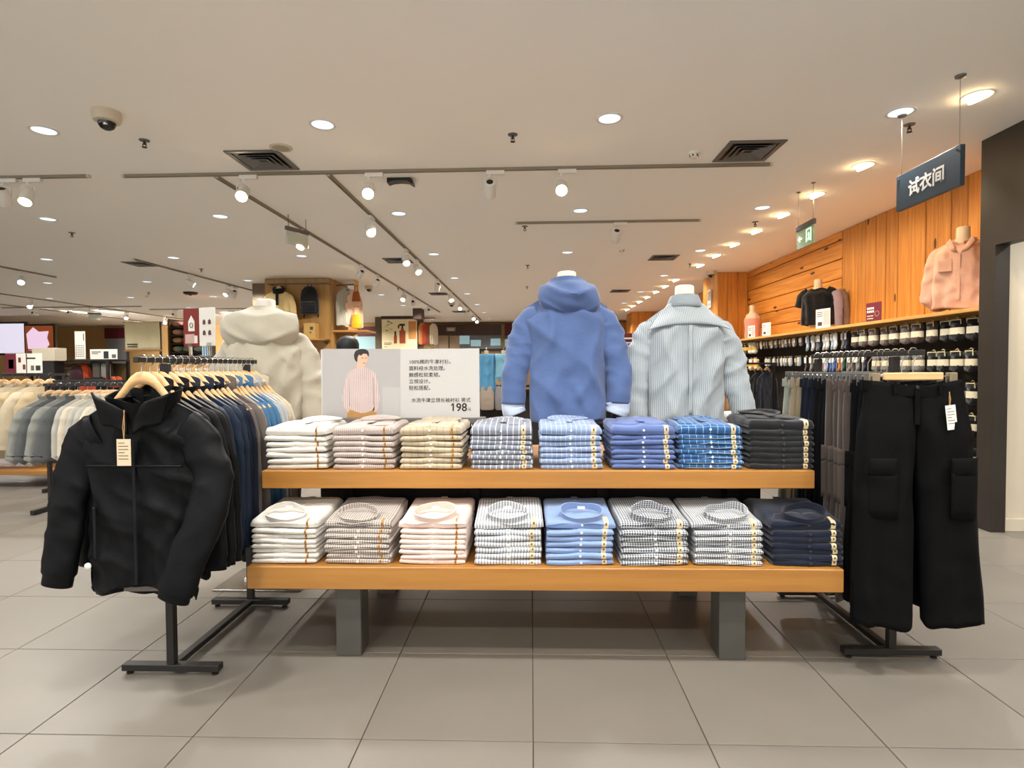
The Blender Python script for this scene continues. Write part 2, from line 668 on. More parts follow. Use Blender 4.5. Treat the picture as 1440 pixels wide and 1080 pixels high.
for xx, yy in ((4.6, 3.6), (4.6, 1.6)):  # added lamps out of view, put in to brighten the corridor wall
    o = thing('downlight', 'round recessed downlight added inside the fitting room corridor', 'downlight', (xx, yy, CEIL), group='added corridor downlights')
    inst('trim_ring', ring_me, o)
    inst('lens', lens_me, o)
    lamp(o, (0, 0, -0.02), (0, 0, -1), DOWN_W, DOWN_C, 2.5, 0.6, 0.07)

# tilted wall washers in a line beside the pine wall
gim_me = MB().lathe([(0.06, -0.012), (0.064, -0.001)], n=20).mesh('lens', m_lensw)
gring_me = MB().lathe([(0.07, -0.001), (0.078, -0.006), (0.088, -0.005), (0.092, 0.002)], n=24, cap=False).mesh('trim_ring', m_white)
for k, yy in enumerate([3.85, 5.12, 5.95, 6.72, 7.5, 8.3, 9.1, 9.95, 11.6, 12.5, 13.4, 14.4, 15.4, 16.4, 17.4]):
    o = thing('wall_washer', f'tilted recessed spotlight, {ORD[k]} of the line along the pine wall counted from the hanging sign', 'spotlight', (2.91, yy, CEIL), group='recessed wall washers')
    inst('trim_ring', gring_me, o)
    MB().lathe([(0.066, -0.002), (0.064, 0.0), (0.01, 0.001)], n=20).build('reflector', m_offw, o)
    l = inst('lens', gim_me, o, (0.012, 0, -0.012), (0, -0.35, 0))
    lamp(o, (0.02, 0, -0.04), (0.8, 0, -1.0), GIMBAL_W, GIMBAL_C, 1.75, 0.7, 0.05)


def vent(p, s, label, n=4):
    o = thing('ceiling_vent', label, 'air vent', (p[0], p[1], CEIL))
    fr = MB()
    for a, b in ((s, s * 0.88), (0, 0)):
        pass
    t = s * 0.09
    for dx, dy, sx, sy in ((0, -1, s, t), (0, 1, s, t), (-1, 0, t, s - 2 * t), (1, 0, t, s - 2 * t)):
        fr.box((dx * (s - t) / 2, dy * (s - t) / 2, -0.006), (sx, sy, 0.012), 0.002)
    fr.build('frame', m_gmetal, o, smooth=False)
    MB().box((0, 0, -0.0015), (s - 2 * t, s - 2 * t, 0.003)).build('backing', m_blackp, o, smooth=False)
    for k in range(n):
        q = (s / 2 - t) * (1 - (k + 0.5) / n)
        b = MB()
        # square louvre ring, each blade slanting down and outward
        q2 = q - 0.035
        z0, z1 = -0.004, -0.02
        ins = [(-q2, -q2, z0), (q2, -q2, z0), (q2, q2, z0), (-q2, q2, z0)]
        out = [(-q, -q, z1), (q, -q, z1), (q, q, z1), (-q, q, z1)]
        if q2 > 0.01:
            b.loft([ins, out]).build('louvre', m_gmetal, o, smooth=False, solid=0.002)
    return o


vent(atz(370, 225, CEIL), 0.44, 'square grey ceiling vent beside the round ceiling speaker')
vent(atz(1052, 212, CEIL), 0.44, 'square grey ceiling vent beside the white smoke detector')
vent(atz(200, 371, CEIL), 0.42, 'square ceiling vent beside the short lighting track', 3)
vent(atz(933, 362, CEIL), 0.42, 'square ceiling vent beyond the second lighting track', 3)
vent(atz(560, 366, CEIL), 0.42, 'small square ceiling vent between the two long lighting tracks', 3)
vent(atz(872, 409, CEIL), 0.42, 'far square ceiling vent above the blue hoodie', 3)
vent(atz(617, 413, CEIL), 0.42, 'far ceiling vent between the two long tracks near the dome camera', 3)
vent(atz(646, 438, CEIL), 0.42, 'farthest ceiling vent near the end of the long track', 3)


def sprinkler(px, py, label):
    p = atz(px, py - 3, CEIL)
    o = thing('sprinkler', label, 'sprinkler', (p.x, p.y, CEIL))
    MB().lathe([(0.038, 0.0), (0.036, -0.006), (0.016, -0.009)], n=16).build('rosette', m_gmetal, o)
    MB().lathe([(0.009, -0.006), (0.009, -0.035)], n=8).box((0.012, 0, -0.04), (0.004, 0.006, 0.03)).box((-0.012, 0, -0.04), (0.004, 0.006, 0.03)).build('frame', m_dbrown, o)
    MB().lathe([(0.017, -0.052), (0.019, -0.056)], n=12).build('deflector', m_dbrown, o)


for px, py, l in ((203, 200, 'ceiling sprinkler near the white dome camera'), (721, 192, 'ceiling sprinkler above the front lighting track'), (1279, 178, 'ceiling sprinkler beside the hanging fitting room sign'),
                  (101, 330, 'ceiling sprinkler beyond the front track, over the pale coats'), (738, 321, 'ceiling sprinkler at the end of the second track'), (1062, 315, 'ceiling sprinkler beside the green exit sign'),
                  (742, 376, 'ceiling sprinkler above the blue hoodie'), (283, 381, 'ceiling sprinkler beside the short track'), (741, 406, 'small far ceiling sprinkler near the hoodie'),
                  (970, 374, 'far ceiling sprinkler near the boarded pillar'), (560, 408, 'far ceiling sprinkler between the long tracks'), (209, 414, 'far ceiling sprinkler above the red hanging sign')):
    sprinkler(px, py, l)


def smoke(px, py, label):
    p = atz(px, py - 4, CEIL)
    o = thing('smoke_detector', label, 'smoke detector', (p.x, p.y, CEIL))
    MB().lathe([(0.05, 0), (0.05, -0.012), (0.046, -0.018)], n=20).build('base', m_white, o)
    MB().lathe([(0.036, -0.018), (0.032, -0.042), (0.02, -0.05)], n=20).build('head', m_white, o)
    for k in range(6):
        a = k * PI / 3
        MB().box((0.034 * math.cos(a), 0.034 * math.sin(a), -0.032), (0.006, 0.012, 0.014), 0, a).build('slot', m_blackp, o, smooth=False)


smoke(976, 218, 'white smoke detector beside the square vent')
smoke(874, 354, 'white smoke detector beyond the unlit spotlight')
smoke(206, 419, 'small far smoke detector over the hanging sign')
p = atz(395, 207, CEIL)
o = thing('ceiling_speaker', 'flat round ceiling speaker beside the square vent', 'speaker', (p.x, p.y, CEIL))
MB().lathe([(0.088, 0), (0.086, -0.008), (0.078, -0.01)], n=28).build('rim', m_offw, o)
MB().lathe([(0.077, -0.009), (0.05, -0.011), (0.01, -0.012)], n=28).build('grille', plain('speaker_mesh', '#a89c88', 0.7, bump=0.5, scale=60), o)


def dome(px, py, label, s=1.0):
    p = atz(px, py, CEIL)
    o = thing('dome_camera', label, 'camera', (p.x, p.y, CEIL))
    MB().lathe([(0.085 * s, 0), (0.085 * s, -0.055 * s), (0.078 * s, -0.068 * s), (0.055 * s, -0.074 * s)], n=28).build('housing', m_offw, o)
    MB().lathe([(0.055 * s, -0.07 * s), (0.052 * s, -0.09 * s), (0.04 * s, -0.11 * s), (0.02 * s, -0.122 * s), (0.002, -0.125 * s)], n=24).build('dome', plain('smoked_dome', '#15161a', 0.12), o)
    MB().lathe([(0.016 * s, 0), (0.014 * s, -0.012 * s)], (0.02 * s, -0.042 * s, -0.095 * s), 12).build('lens', m_chrome, o)


dome(150, 157, 'white dome security camera with smoked dome, hanging above the black jackets')
dome(519, 402, 'dark dome security camera beyond the boarded display column')
dome(635, 425, 'small dome camera beside the long lighting track')
dome(1000, 381, 'dome camera beside the top of the pine pillar')

# ------------------------------------------------------------------ lighting tracks
m_track = plain('track_rail', '#8d8371', 0.5, metal=0.2)


def track(a, b, label):
    v = Vector((b[0] - a[0], b[1] - a[1], 0))
    o = thing('lighting_track', label, 'track', ((a[0] + b[0]) / 2, (a[1] + b[1]) / 2, CEIL), math.atan2(v.y, v.x))
    L = v.length
    MB().box((0, 0.012, -0.012), (L, 0.012, 0.024), 0.001).box((0, -0.012, -0.012), (L, 0.012, 0.024), 0.001).build('rail', m_track, o, smooth=False)
    MB().box((0, 0, -0.006), (L - 0.01, 0.012, 0.012)).build('groove', m_blackp, o, smooth=False)
    for s in (-1, 1):
        MB().box((s * (L / 2 + 0.012), 0, -0.013), (0.024, 0.037, 0.026), 0.002).build('end_cap', m_offw, o, smooth=False)
    return o


FT = 5.02
track((-3.62, FT), (2.06, FT), 'long lighting track crossing the ceiling behind the display table')
track((-6.6, FT - 0.02), (-3.95, FT - 0.02), 'lighting track at the same line, over the pale coats')
track((-1.80, FT + 0.06), (-1.80, 20.6), 'long lighting track running back into the shop, over the price sign')
track((-2.82, FT + 0.06), (-2.82, 17.6), 'long lighting track running back over the boarded display column')
track((-0.16, 6.88), (2.0, 6.88), 'short second lighting track crossing the ceiling above the hoodie')
track((-6.2, 8.75), (-6.1, 13.0), 'short lighting track in front of the column with the backpack')
track((-8.8, 7.2), (-8.8, 10.3), 'short lighting track over the pale coats')
track((-11.9, 9.2), (-11.9, 19.4), 'far lighting track over the back of the shop')
track((-10.9, 16.0), (-7.2, 16.0), 'far crossing track beside the calendar banner')
track((-14.5, 15.2), (-10.6, 15.2), 'far crossing track near the bright screens')
track((-13.8, 13.2), (-13.8, 20.0), 'far lighting track leading towards the bright screens')
track((-2.6, 1.0), (2.6, 1.0), 'lighting track in front of the display table')
hd = 0
can_me = MB().lathe([(0.03, 0.07), (0.046, 0.062), (0.05, 0.02), (0.052, -0.085), (0.049, -0.09)], n=20, cap=False).mesh('can', m_white)
fin_me = MB().lathe([(0.044, 0.055), (0.03, 0.069), (0.004, 0.07)], n=16).mesh('heat_sink', m_blackp)
canl_me = MB().lathe([(0.046, -0.078), (0.004, -0.0785)], n=20).mesh('lens', m_lensw)
canc_me = MB().lathe([(0.046, -0.078), (0.004, -0.0785)], n=20).mesh('lens', emit('spot_lens_cool', '#f2f6ff', 6.0))
cano_me = MB().lathe([(0.046, -0.078), (0.004, -0.0785)], n=20).mesh('lens', m_blackp)
adap_me = MB().box((0, 0, -0.0175), (0.16, 0.036, 0.035), 0.003).mesh('adapter', m_white, smooth=False)


def yoke_mesh():
    b = MB()
    b.tube([(-0.056, 0, -0.155), (-0.056, 0, -0.075), (-0.035, 0, -0.055), (0.035, 0, -0.055), (0.056, 0, -0.075), (0.056, 0, -0.155)], 0.0045, 6)
    b.lathe([(0.011, -0.035), (0.011, -0.06)], n=10)
    return b.mesh('yoke', m_white)


yoke_me = yoke_mesh()


def head(x, y, target, label, lit='warm', watts=None, along='x', angle=0.95, group=None, real=True):
    """track spotlight with its adapter clipped under the rail"""
    o = thing('track_spotlight', label, 'spotlight', (x, y, CEIL - 0.024), group=group)
    ad = inst('adapter', adap_me, o, (0.05 if along == 'x' else 0, 0 if along == 'x' else 0.05, 0), (0, 0, 0 if along == 'x' else PI / 2))
    piv = Vector((0, 0, -0.15))
    d = (Vector(target) - (Vector((x, y, CEIL)) + piv)).normalized()
    az = math.atan2(d.y, d.x) - PI / 2
    inst('yoke', yoke_me, o, (0, 0, 0), (0, 0, az))
    q = d.to_track_quat('-Z', 'Y').to_euler()
    c = inst('can', can_me, o, piv, q)
    inst('heat_sink', fin_me, c)
    inst('lens', {'warm': canl_me, 'cool': canc_me, None: cano_me}[lit], c)
    if lit and real:
        # the lamp sits just in front of the lens
        d0 = piv + d * 0.082
        lamp(o, d0, d0 + d, watts or TRACK_W, TRACK_C, angle, 0.55, 0.035)
    return o


for px, tgt, lbl, lit in ((342, (-2.0, 2.6, 0.8), 'lit spotlight on the front track where the column track joins it', 'warm'),
                          (521, (-0.9, 2.0, 0.6), 'lit spotlight on the front track beside the dark ceiling unit', 'warm'),
                          (690, (-0.6, 8.5, 0.8), 'unlit spotlight on the front track, turned away', None),
                          (788, (0.2, 1.6, 0.3), 'brightest lit spotlight on the front track above the hoodie', 'warm')):
    X = atz(px, 243, CEIL).x
    head(X, FT, tgt, lbl, lit, watts=TRACK_W * 0.6, angle=1.5)
for px, tgt, lbl in ((40, (-4.0, 3.4, 0.5), 'lit spotlight facing the aisle at the start of the side track'), (4, (-5.6, 6.6, 0.8), 'lit spotlight on the side track turned down to the coats')):
    head(atz(px, 248, CEIL).x, FT - 0.02, tgt, lbl, 'warm', angle=1.3)
head(atz(863, 316, CEIL).x, 6.88, (0.9, 9.5, 0.9), 'unlit spotlight on the short second track', None)


def heads_on(X, spec, label, group):
    for k, (yy, tgt, lit) in enumerate(spec):
        head(X, yy, tgt, label if len(spec) == 1 else f'{ORD[k]} {label}, from its front end', lit, along='y', group=group, watts=TRACK_W * 0.7)


heads_on(-1.80, [(6.4, (-1.0, 4.4, 0.8), 'warm'), (8.2, (-1.0, 6.6, 0.6), 'warm'), (9.0, (-0.4, 7.4, 0.6), 'warm'), (11.0, (-2.6, 12.6, 1), 'warm'), (12.8, (-1.0, 11, 0.9), 'warm'), (14.6, (-2.0, 12.5, 0.9), 'cool'),
                 (16.2, (-3.5, 18, 1), 'warm'), (17.8, (-1.0, 15, 0.9), 'cool'), (19.0, (-1.4, 16, 0.9), 'cool')], 'white spotlight on the long track over the price sign', 'spotlights on the long track over the sign')
heads_on(-2.82, [(7.0, (-3.2, 5.6, 0.6), 'warm'), (9.4, (-4.3, 10.9, 1.7), 'warm'), (10.4, (-3.6, 11.4, 1.7), 'warm'), (12.6, (-3.0, 10.8, 1.2), 'warm'), (13.6, (-3.6, 18, 1.5), None), (15.6, (-4.2, 18.6, 1.5), 'warm')],
         'white spotlight on the long track beside the boarded display column', 'spotlights on the long track beside the column')
heads_on(-6.15, [(10.1, (-4.6, 10.8, 1.9), 'cool'), (11.4, (-6.8, 9.5, 0.6), 'cool'), (11.65, (-7.4, 13, 0.9), 'warm')], 'spotlight on the short track near the backpack column', 'spotlights on the short column track')
heads_on(-8.8, [(9.6, (-7.4, 7.6, 0.9), 'cool')], 'spotlight on the short track over the pale coats', None)
heads_on(-11.9, [(13.2, (-11, 11.2, 0.9), 'cool'), (16.4, (-10.5, 14.5, 0.9), 'cool'), (18.2, (-10.8, 15.5, 0.9), 'cool')], 'small spotlight on the far track deep in the shop', 'spotlights on the far track')
for X in (-10.2, -9.2, -8.2, -7.6):
    head(X, 16.0, (X - 0.4, 21.9, 1.6), 'small spotlight on the far crossing track by the calendar banner', 'cool', watts=TRACK_W * 7, group='spotlights on the far crossing track')
for X in (-13.6, -12.6):
    head(X, 15.2, (X + 0.3, 21.9, 1.6), 'small spotlight on the far crossing track by the screens', 'cool', watts=TRACK_W * 6, group='spotlights near the screens')
for X, tx in ((-2.2, -1.6), (-1.2, -0.9), (-0.4, -0.3), (0.4, 0.45), (1.2, 0.9), (2.2, 1.6)):
    head(X, 1.0, (tx, 2.75, 0.75), 'spotlight of the track in front of the display table', 'warm', group='spotlights in front of the display table', angle=1.15, watts=TRACK_W * 0.3)

# dark curved unit on the ceiling behind the front track
p = atz(564, 252, CEIL)
o = thing('ceiling_unit', 'dark curved ceiling unit behind the front lighting track', 'ceiling unit', (p.x, p.y, CEIL))
MB().prism([(-0.12, 0), (-0.12, -0.045), (-0.07, -0.03), (0.0, -0.026), (0.07, -0.034), (0.11, -0.06), (0.12, -0.06), (0.115, -0.02), (0.09, 0)], -0.05, 0.05).build('shell', m_bmetal, o)
MB().box((0, -0.052, -0.02), (0.15, 0.006, 0.016)).build('window', m_blackp, o, smooth=False)
p = atz(268, 411, CEIL)
o = thing('ceiling_unit', 'dark oval ceiling unit above the red hanging sign', 'ceiling unit', (p.x, p.y, CEIL))
MB().lathe([(0.15, 0), (0.14, -0.04), (0.1, -0.055), (0.01, -0.06)], n=20).build('shell', m_bmetal, o)
MB().lathe([(0.03, -0.055), (0.02, -0.075)], n=12).build('sensor', m_blackp, o)

# ------------------------------------------------------------------ cloth shapes
def spow(a, p):
    return np.sign(a) * np.abs(a) ** p


def torso_rings(sh, hem, L, neck, drop, dep, nu=64, nv=34, fold=0.010, nf=7, seed=1, waist=0.0, thin=0.016, hemwave=0.006, boxy=0.75, neckdip=0.02, lean=0.0, crease=0.006, dep_hem=None, flare=1.0, cf=16.0):
    """rings of points of a shirt body hanging from its shoulders; z = 0 is the neck point, the hem is at -L"""
    r = np.random.default_rng(seed)
    th = np.linspace(0, 2 * PI, nu, endpoint=False)
    c, s = np.cos(th), np.sin(th)
    ph = r.uniform(0, 6.28, 6)
    rings = []
    for k in range(nv):
        v = k / (nv - 1)
        vv = v ** 1.15
        a = lerp(sh, hem, v ** flare) * (1 - waist * math.sin(PI * min(1, v * 1.15)) ** 2)
        x = a * spow(c, boxy)
        b0 = dep if dep_hem is None else lerp(dep, dep_hem, v)
        ax = np.abs(x) / sh
        open_ = thin + (b0 - thin) * sstep(0.0, 0.22, v)
        nk = np.where(np.abs(x) < neck * 1.25, np.clip(1 - (np.abs(x) / (neck * 1.25)) ** 2, 0, 1) * min(neck * 0.75, dep * 1.3) * (1 - sstep(0, 0.2, v)), 0)
        y = spow(s, 0.85) * np.maximum(open_, 0) + np.sign(s) * nk
        zt = -drop * np.clip((np.abs(x) - neck) / (sh - neck), 0, 1.3) ** 1.15
        zt = zt + np.where(s < 0, -neckdip, neckdip * 0.3) * np.clip(1 - np.abs(x) / neck, 0, 1)
        z = zt * (1 - vv) + (-L + hemwave * np.sin(3 * th + ph[0]) + hemwave * np.sin(5 * th + ph[1])) * vv
        amp = fold * (0.15 + v ** 0.9)
        side = np.where(np.abs(c) > 0.93, 0.3, 1.0)
        f = np.sin(nf * x / sh * 1.6 + ph[2] + 1.5 * np.sin(2.3 * v + ph[3])) + 0.6 * np.sin(nf * 1.9 * x / sh + ph[4] - 1.8 * v)
        y = y + np.sign(s) * amp * f * side * sstep(0.05, 0.3, v)
        y = y + crease * 3.0 * ridges(x, z + 0.7 * np.sign(s), seed + 5, cf, 5, (-0.6, 0.9)) * sstep(0.04, 0.2, v) * np.sign(s) + lean * v
        x = x + 0.5 * crease * wob(z * 7, s * 3, seed + 9, 1.0)
        rings.append(np.stack([x, y, z], 1))
    return rings


def torso(mb, neck, **kw):
    R = torso_rings(neck=neck, **kw)
    n = len(R[0])
    mb.loft([list(map(tuple, r)) for r in R])
    base = len(mb.v) - n * len(R)
    # close the shoulder seam, leave the neck open
    for i in range(1, n // 2):
        j, i2, j2 = i + 1, n - i, n - i - 1
        if j > n // 2 - 0:
            break
        xa, xb = abs(R[0][i][0]), abs(R[0][min(j, n - 1)][0])
        if xa > neck * 0.8 and xb > neck * 0.8 and j < n // 2 + 1:
            mb.f.append((base + i, base + j, base + j2, base + i2) if j != n // 2 else (base + i, base + j, base + i2))
    mb.f.append((base, base + 1, base + n - 1))
    return R


def sleeve(mb, path, r0, r1, n=18, m=30, flat=0.62, wr=0.05, seed=1, ref=(0, 1, 0), cuff=None, close=False):
    """sleeve tube along a path with bunching wrinkles"""
    P = spline(path, m)
    r = np.random.default_rng(seed)
    rings = []
    prev = None
    ph = r.uniform(0, 6.28, 4)
    for i in range(m):
        t = P[min(i + 1, m - 1)] - P[max(i - 1, 0)]
        t = t / np.linalg.norm(t)
        u = np.array(ref, float)
        u = u - t * u.dot(t)
        u /= np.linalg.norm(u)
        w = np.cross(t, u)
        v = i / (m - 1)
        rad = lerp(r0, r1, v ** 0.8)
        if cuff and v > 1 - cuff:
            rad *= 0.88
        th = np.linspace(0, 2 * PI, n, endpoint=False)
        q = 1 + wr * (np.sin(v * 11 + 2 * np.sin(th + ph[0]) + ph[1]) * np.sin(th * 1 + ph[2] + v * 4)) * (0.4 + 0.6 * math.sin(PI * min(1, v * 1.1)))
        q = q + wr * 3.6 * ridges(np.full(n, v * 0.65), 0.075 * np.sin(th) + 0.03 * np.cos(th), seed + 3, 30.0, 5, (-0.75, 0.75)) * (0.25 + 0.75 * math.sin(PI * min(1, v * 1.05)))
        rings.append([tuple(P[i] + (u * math.cos(a) * flat + w * math.sin(a)) * rad * qq) for a, qq in zip(th, q)])
    mb.loft(rings, cap=False)
    if close:
        n0 = len(mb.v) - n
        mb.f.append(tuple(n0 + i for i in range(n)))
    return rings


def neckband(mb, rx, ry, h, n=32, lean=0.01, thick=0.006, front_drop=0.012, open_gap=0.0, flare=0.0, zc=0.0, yc=0.0):
    """collar stand around the neck; the front (-y) sits lower"""
    prof = []
    for t in np.linspace(0, 1, 5):
        prof.append((1, t))
    outer, inner = [], []
    angs = np.linspace(-PI / 2 + open_gap, 3 * PI / 2 - open_gap, n, endpoint=open_gap > 0)
    rings = []
    lev = [(0.0, 0), (0.35, 0), (0.7, 0), (1.0, 0), (1.0, 1), (0.5, 1), (0.0, 1)]
    for t, ins in lev:
        ring = []
        for a in angs:
            k = 1 - ins * thick / rx + flare * t
            y = ry * math.sin(a) * k
            z = zc + h * t - front_drop * (0.5 - 0.5 * math.sin(a))
            ring.append((rx * math.cos(a) * k, yc + y + lean * t * math.sin(a), z))
        rings.append(ring)
    mb.loft(rings, closed=open_gap == 0)
    return mb


def make_hanger(name, label, group, loc, rz=0.0, span=0.42, clip=False, rail=0.055):
    """hook at the origin's rail height; loc is the rail point"""
    o = thing(name, label, 'hanger', loc, rz, group)
    o.update_tag()
    if not clip:
        b = MB()
        P = spline([(-span / 2, 0, -0.235), (-span / 2 * 0.72, 0, -0.205), (-span / 4, 0, -0.160), (-0.035, 0, -0.08), (0.035, 0, -0.08), (span / 4, 0, -0.160), (span / 2 * 0.72, 0, -0.205), (span / 2, 0, -0.235)], 21)
        rings = []
        for i, p in enumerate(P):
            t = i / 20
            e = math.sin(PI * t) ** 0.35
            hz, hy = 0.008 + 0.017 * e, 0.008
            rings.append([(p[0], p[1] + hy * math.cos(a), p[2] + hz * math.sin(a)) for a in np.linspace(0, 2 * PI, 8, endpoint=False)])
        b.loft(rings, cap=True).build('body', m_hang, o)
        MB().tube([(0, -0.005, -0.048), (0, -0.005, -0.03), (0.004, -0.002, -0.02), (0.017, 0, -0.006), (0.018, 0, 0.006), (0.008, 0, 0.019), (-0.008, 0, 0.019), (-0.018, 0, 0.006), (-0.019, 0, -0.004)], 0.0022, 6).build('hook', m_chrome, o)
    else:
        if clip == 'wood':
            MB().box((0, 0, -0.098), (0.24, 0.018, 0.032), 0.004).build('body', m_hang, o, smooth=False)
        MB().tube([(-0.17, 0, -0.098), (0.17, 0, -0.098)], 0.003, 6).build('rod', m_chrome, o)
        for s in (-1, 1):
            MB().box((s * 0.155, -0.012, -0.112), (0.03, 0.007, 0.058), 0.002).box((s * 0.155, 0.012, -0.112), (0.03, 0.007, 0.058), 0.002).build('clip', m_offmetal if clip == 'wood' else m_gmetal, o, smooth=False)
        MB().tube([(0, 0, -0.082), (0, 0, -0.04), (0.017, 0, -0.012), (0.018, 0, 0.006), (0.008, 0, 0.019), (-0.008, 0, 0.019), (-0.018, 0, 0.006), (-0.019, 0, -0.004)], 0.0022, 6).build('hook', m_chrome, o)
    return o


m_offmetal = plain('champagne_metal', '#9a8c74', 0.35, metal=0.6)
m_cordt = plain('kraft_cord', '#b58a58', 0.9)
m_kraft = plain('kraft_card', '#d8c4a4', 0.8, var=0.02)
m_card = plain('white_card', '#e8e4da', 0.7, var=0.02)
m_ink = plain('ink', '#4a4038', 0.8)


def hang_tag(parent, p0, drop, w, h, rot=0.0, mat=None, lines=6):
    """cord and printed price card; p0 is the fastening point in the parent's frame, the card faces -y"""
    MB().tube([p0, (p0[0] + 0.003, p0[1] - 0.004, p0[2] - drop * 0.5), (p0[0], p0[1] - 0.004, p0[2] - drop)], 0.0016, 5).tube([(p0[0] + 0.002, p0[1], p0[2]), (p0[0] - 0.003, p0[1] - 0.005, p0[2] - drop * 0.55), (p0[0], p0[1] - 0.004, p0[2] - drop)], 0.0014, 5).build('tag_cord', m_cordt, parent)
    c = MB().box((0, 0, -h / 2), (w, 0.0015, h), 0.0004).build('price_tag', mat or m_kraft, parent, smooth=False)
    c.location = (p0[0], p0[1] - 0.006, p0[2] - drop + 0.006)
    c.rotation_euler = (0, rot, 0)
    b = MB()
    for k in range(lines):
        ww = w * (0.7 if k % 3 else 0.45)
        b.box((-w * 0.38 + ww / 2, -0.0011, -h * (0.14 + 0.12 * k)), (ww, 0.0006, h * 0.022))
    b.build('printed_text', m_ink, c, smooth=False)


# ------------------------------------------------------------------ jackets hanging on a rail
def make_jacket(name, label, cat, mat, loc, rz=0, group=None, sh=0.235, hem=0.27, L=0.74, seed=1, res=1, collar='stand', lining=None, dep=0.06, spread=0.16, sleeveL=0.66, hem_hi=0.0, fold=0.009, sl_r=0.082, detail=True, lean=0.0, drop=0.075, sl_flat=0.6):
    """front faces -y; z = 0 at the neck point"""
    o = thing(name, label, cat, loc, rz, group)
    b = MB()
    torso(b, 0.075, sh=sh, hem=hem, L=L, drop=drop, dep=dep, nu=72 if res else 40, nv=38 if res else 18, seed=seed, fold=fold, lean=lean, neckdip=0.035, crease=min(0.012, dep * 0.12))
    ny = max(0.016, min(0.06, dep * 1.15))
    b.build('body', mat, o, solid=0.004 if res else 0, angle=60)
    for s in (-1, 1):
        q = MB()
        sx = spread * (1 + 0.12 * math.sin(seed * 3 + s))
        sleeve(q, [(s * (sh - 0.075), 0, -drop * 0.75 - sl_r * 0.92), (s * (sh - 0.022), -0.003, -drop - sl_r * 0.95), (s * (sh + sx * 0.38), -0.008, -0.28), (s * (sh + sx * 0.78), -0.014, -0.5), (s * (sh + sx * 0.98), -0.012 - 0.006 * s, -sleeveL - drop * 0.6)],
               sl_r, min(0.068, sl_r * 0.85), n=22 if res else 12, m=40 if res else 18, seed=seed * 7 + s + 3, flat=sl_flat, wr=0.06, cuff=0.06)
        q.build('sleeve', mat, o, solid=0.004 if res else 0, angle=60)
    if collar == 'stand':
        c = MB()
        neckband(c, 0.098, ny, 0.075, n=36, lean=0.0, front_drop=0.05, flare=0.04, thick=0.005, open_gap=0.16, zc=0.0)
        c.build('collar', mat, o, angle=60)
    elif collar == 'hood':
        hood(o, mat, 0.1, 0.09, seed, back=1)
    elif collar == 'shirt':
        c = MB()
        neckband(c, 0.085, ny, 0.05, n=28, front_drop=0.03, flare=0.2, thick=0.005, open_gap=0.2)
        c.build('collar', mat, o, angle=60)
    elif collar == 'round':
        c = MB()
        neckband(c, 0.085, ny, 0.02, n=24, front_drop=0.03, flare=-0.06)
        c.build('collar', mat, o, angle=60)
    return o


def hood(parent, mat, rx, ry, seed=1, back=1, droop=0.14, size=0.075, n=46, m=22, zc=0.02, name='hood', tip=0.05, lift=0.0):
    """hood fallen behind the neck: a sagging pouch around the collar, fattest at the back"""
    b = MB()
    rings = []
    for i in range(n):
        a = 2 * PI * i / n            # 0 = +x, pi/2 = back
        bk = 0.5 + 0.5 * math.sin(a)   # 1 at the back, 0 at the front
        bk2 = bk ** 1.3
        r = lerp(0.022, size, bk2)
        cx, cy = (rx + r * 0.55) * math.cos(a), back * (ry + r * 0.75) * math.sin(a)
        cz = zc + lerp(-0.03, 0.035 + lift, min(1, bk * 1.6)) - droop * 0.42 * bk2
        ring = []
        for k in range(m):
            t = 2 * PI * k / m
            # section: outward part sags into a pouch, lower lip pinched
            ox, oz = math.cos(t), math.sin(t)
            sag = max(0, -oz) ** 1.4 * droop * 0.75 * bk2 * (0.65 + 0.35 * math.cos((a - PI / 2) * 2.2))
            rr = r * (1 + 0.10 * math.sin(3 * t + 2 * a + seed) * bk + 0.07 * math.sin(5 * t - 3 * a + seed * 2) * bk + 0.07 * math.sin(6 * a + 2 * t + seed) * bk)
            e = rr * (0.85 if ox > 0 else 0.75)
            ring.append((cx + e * ox * math.cos(a), cy + back * e * ox * math.sin(a), cz + rr * oz * (1.0 if oz > 0 else 1.15) - sag - (tip * max(0, -oz) * math.exp(-((a - PI / 2) / 0.35) ** 2))))
        rings.append(ring)
    rings.append(rings[0])
    b.loft(rings)
    return b.build(name, mat, parent, angle=80)


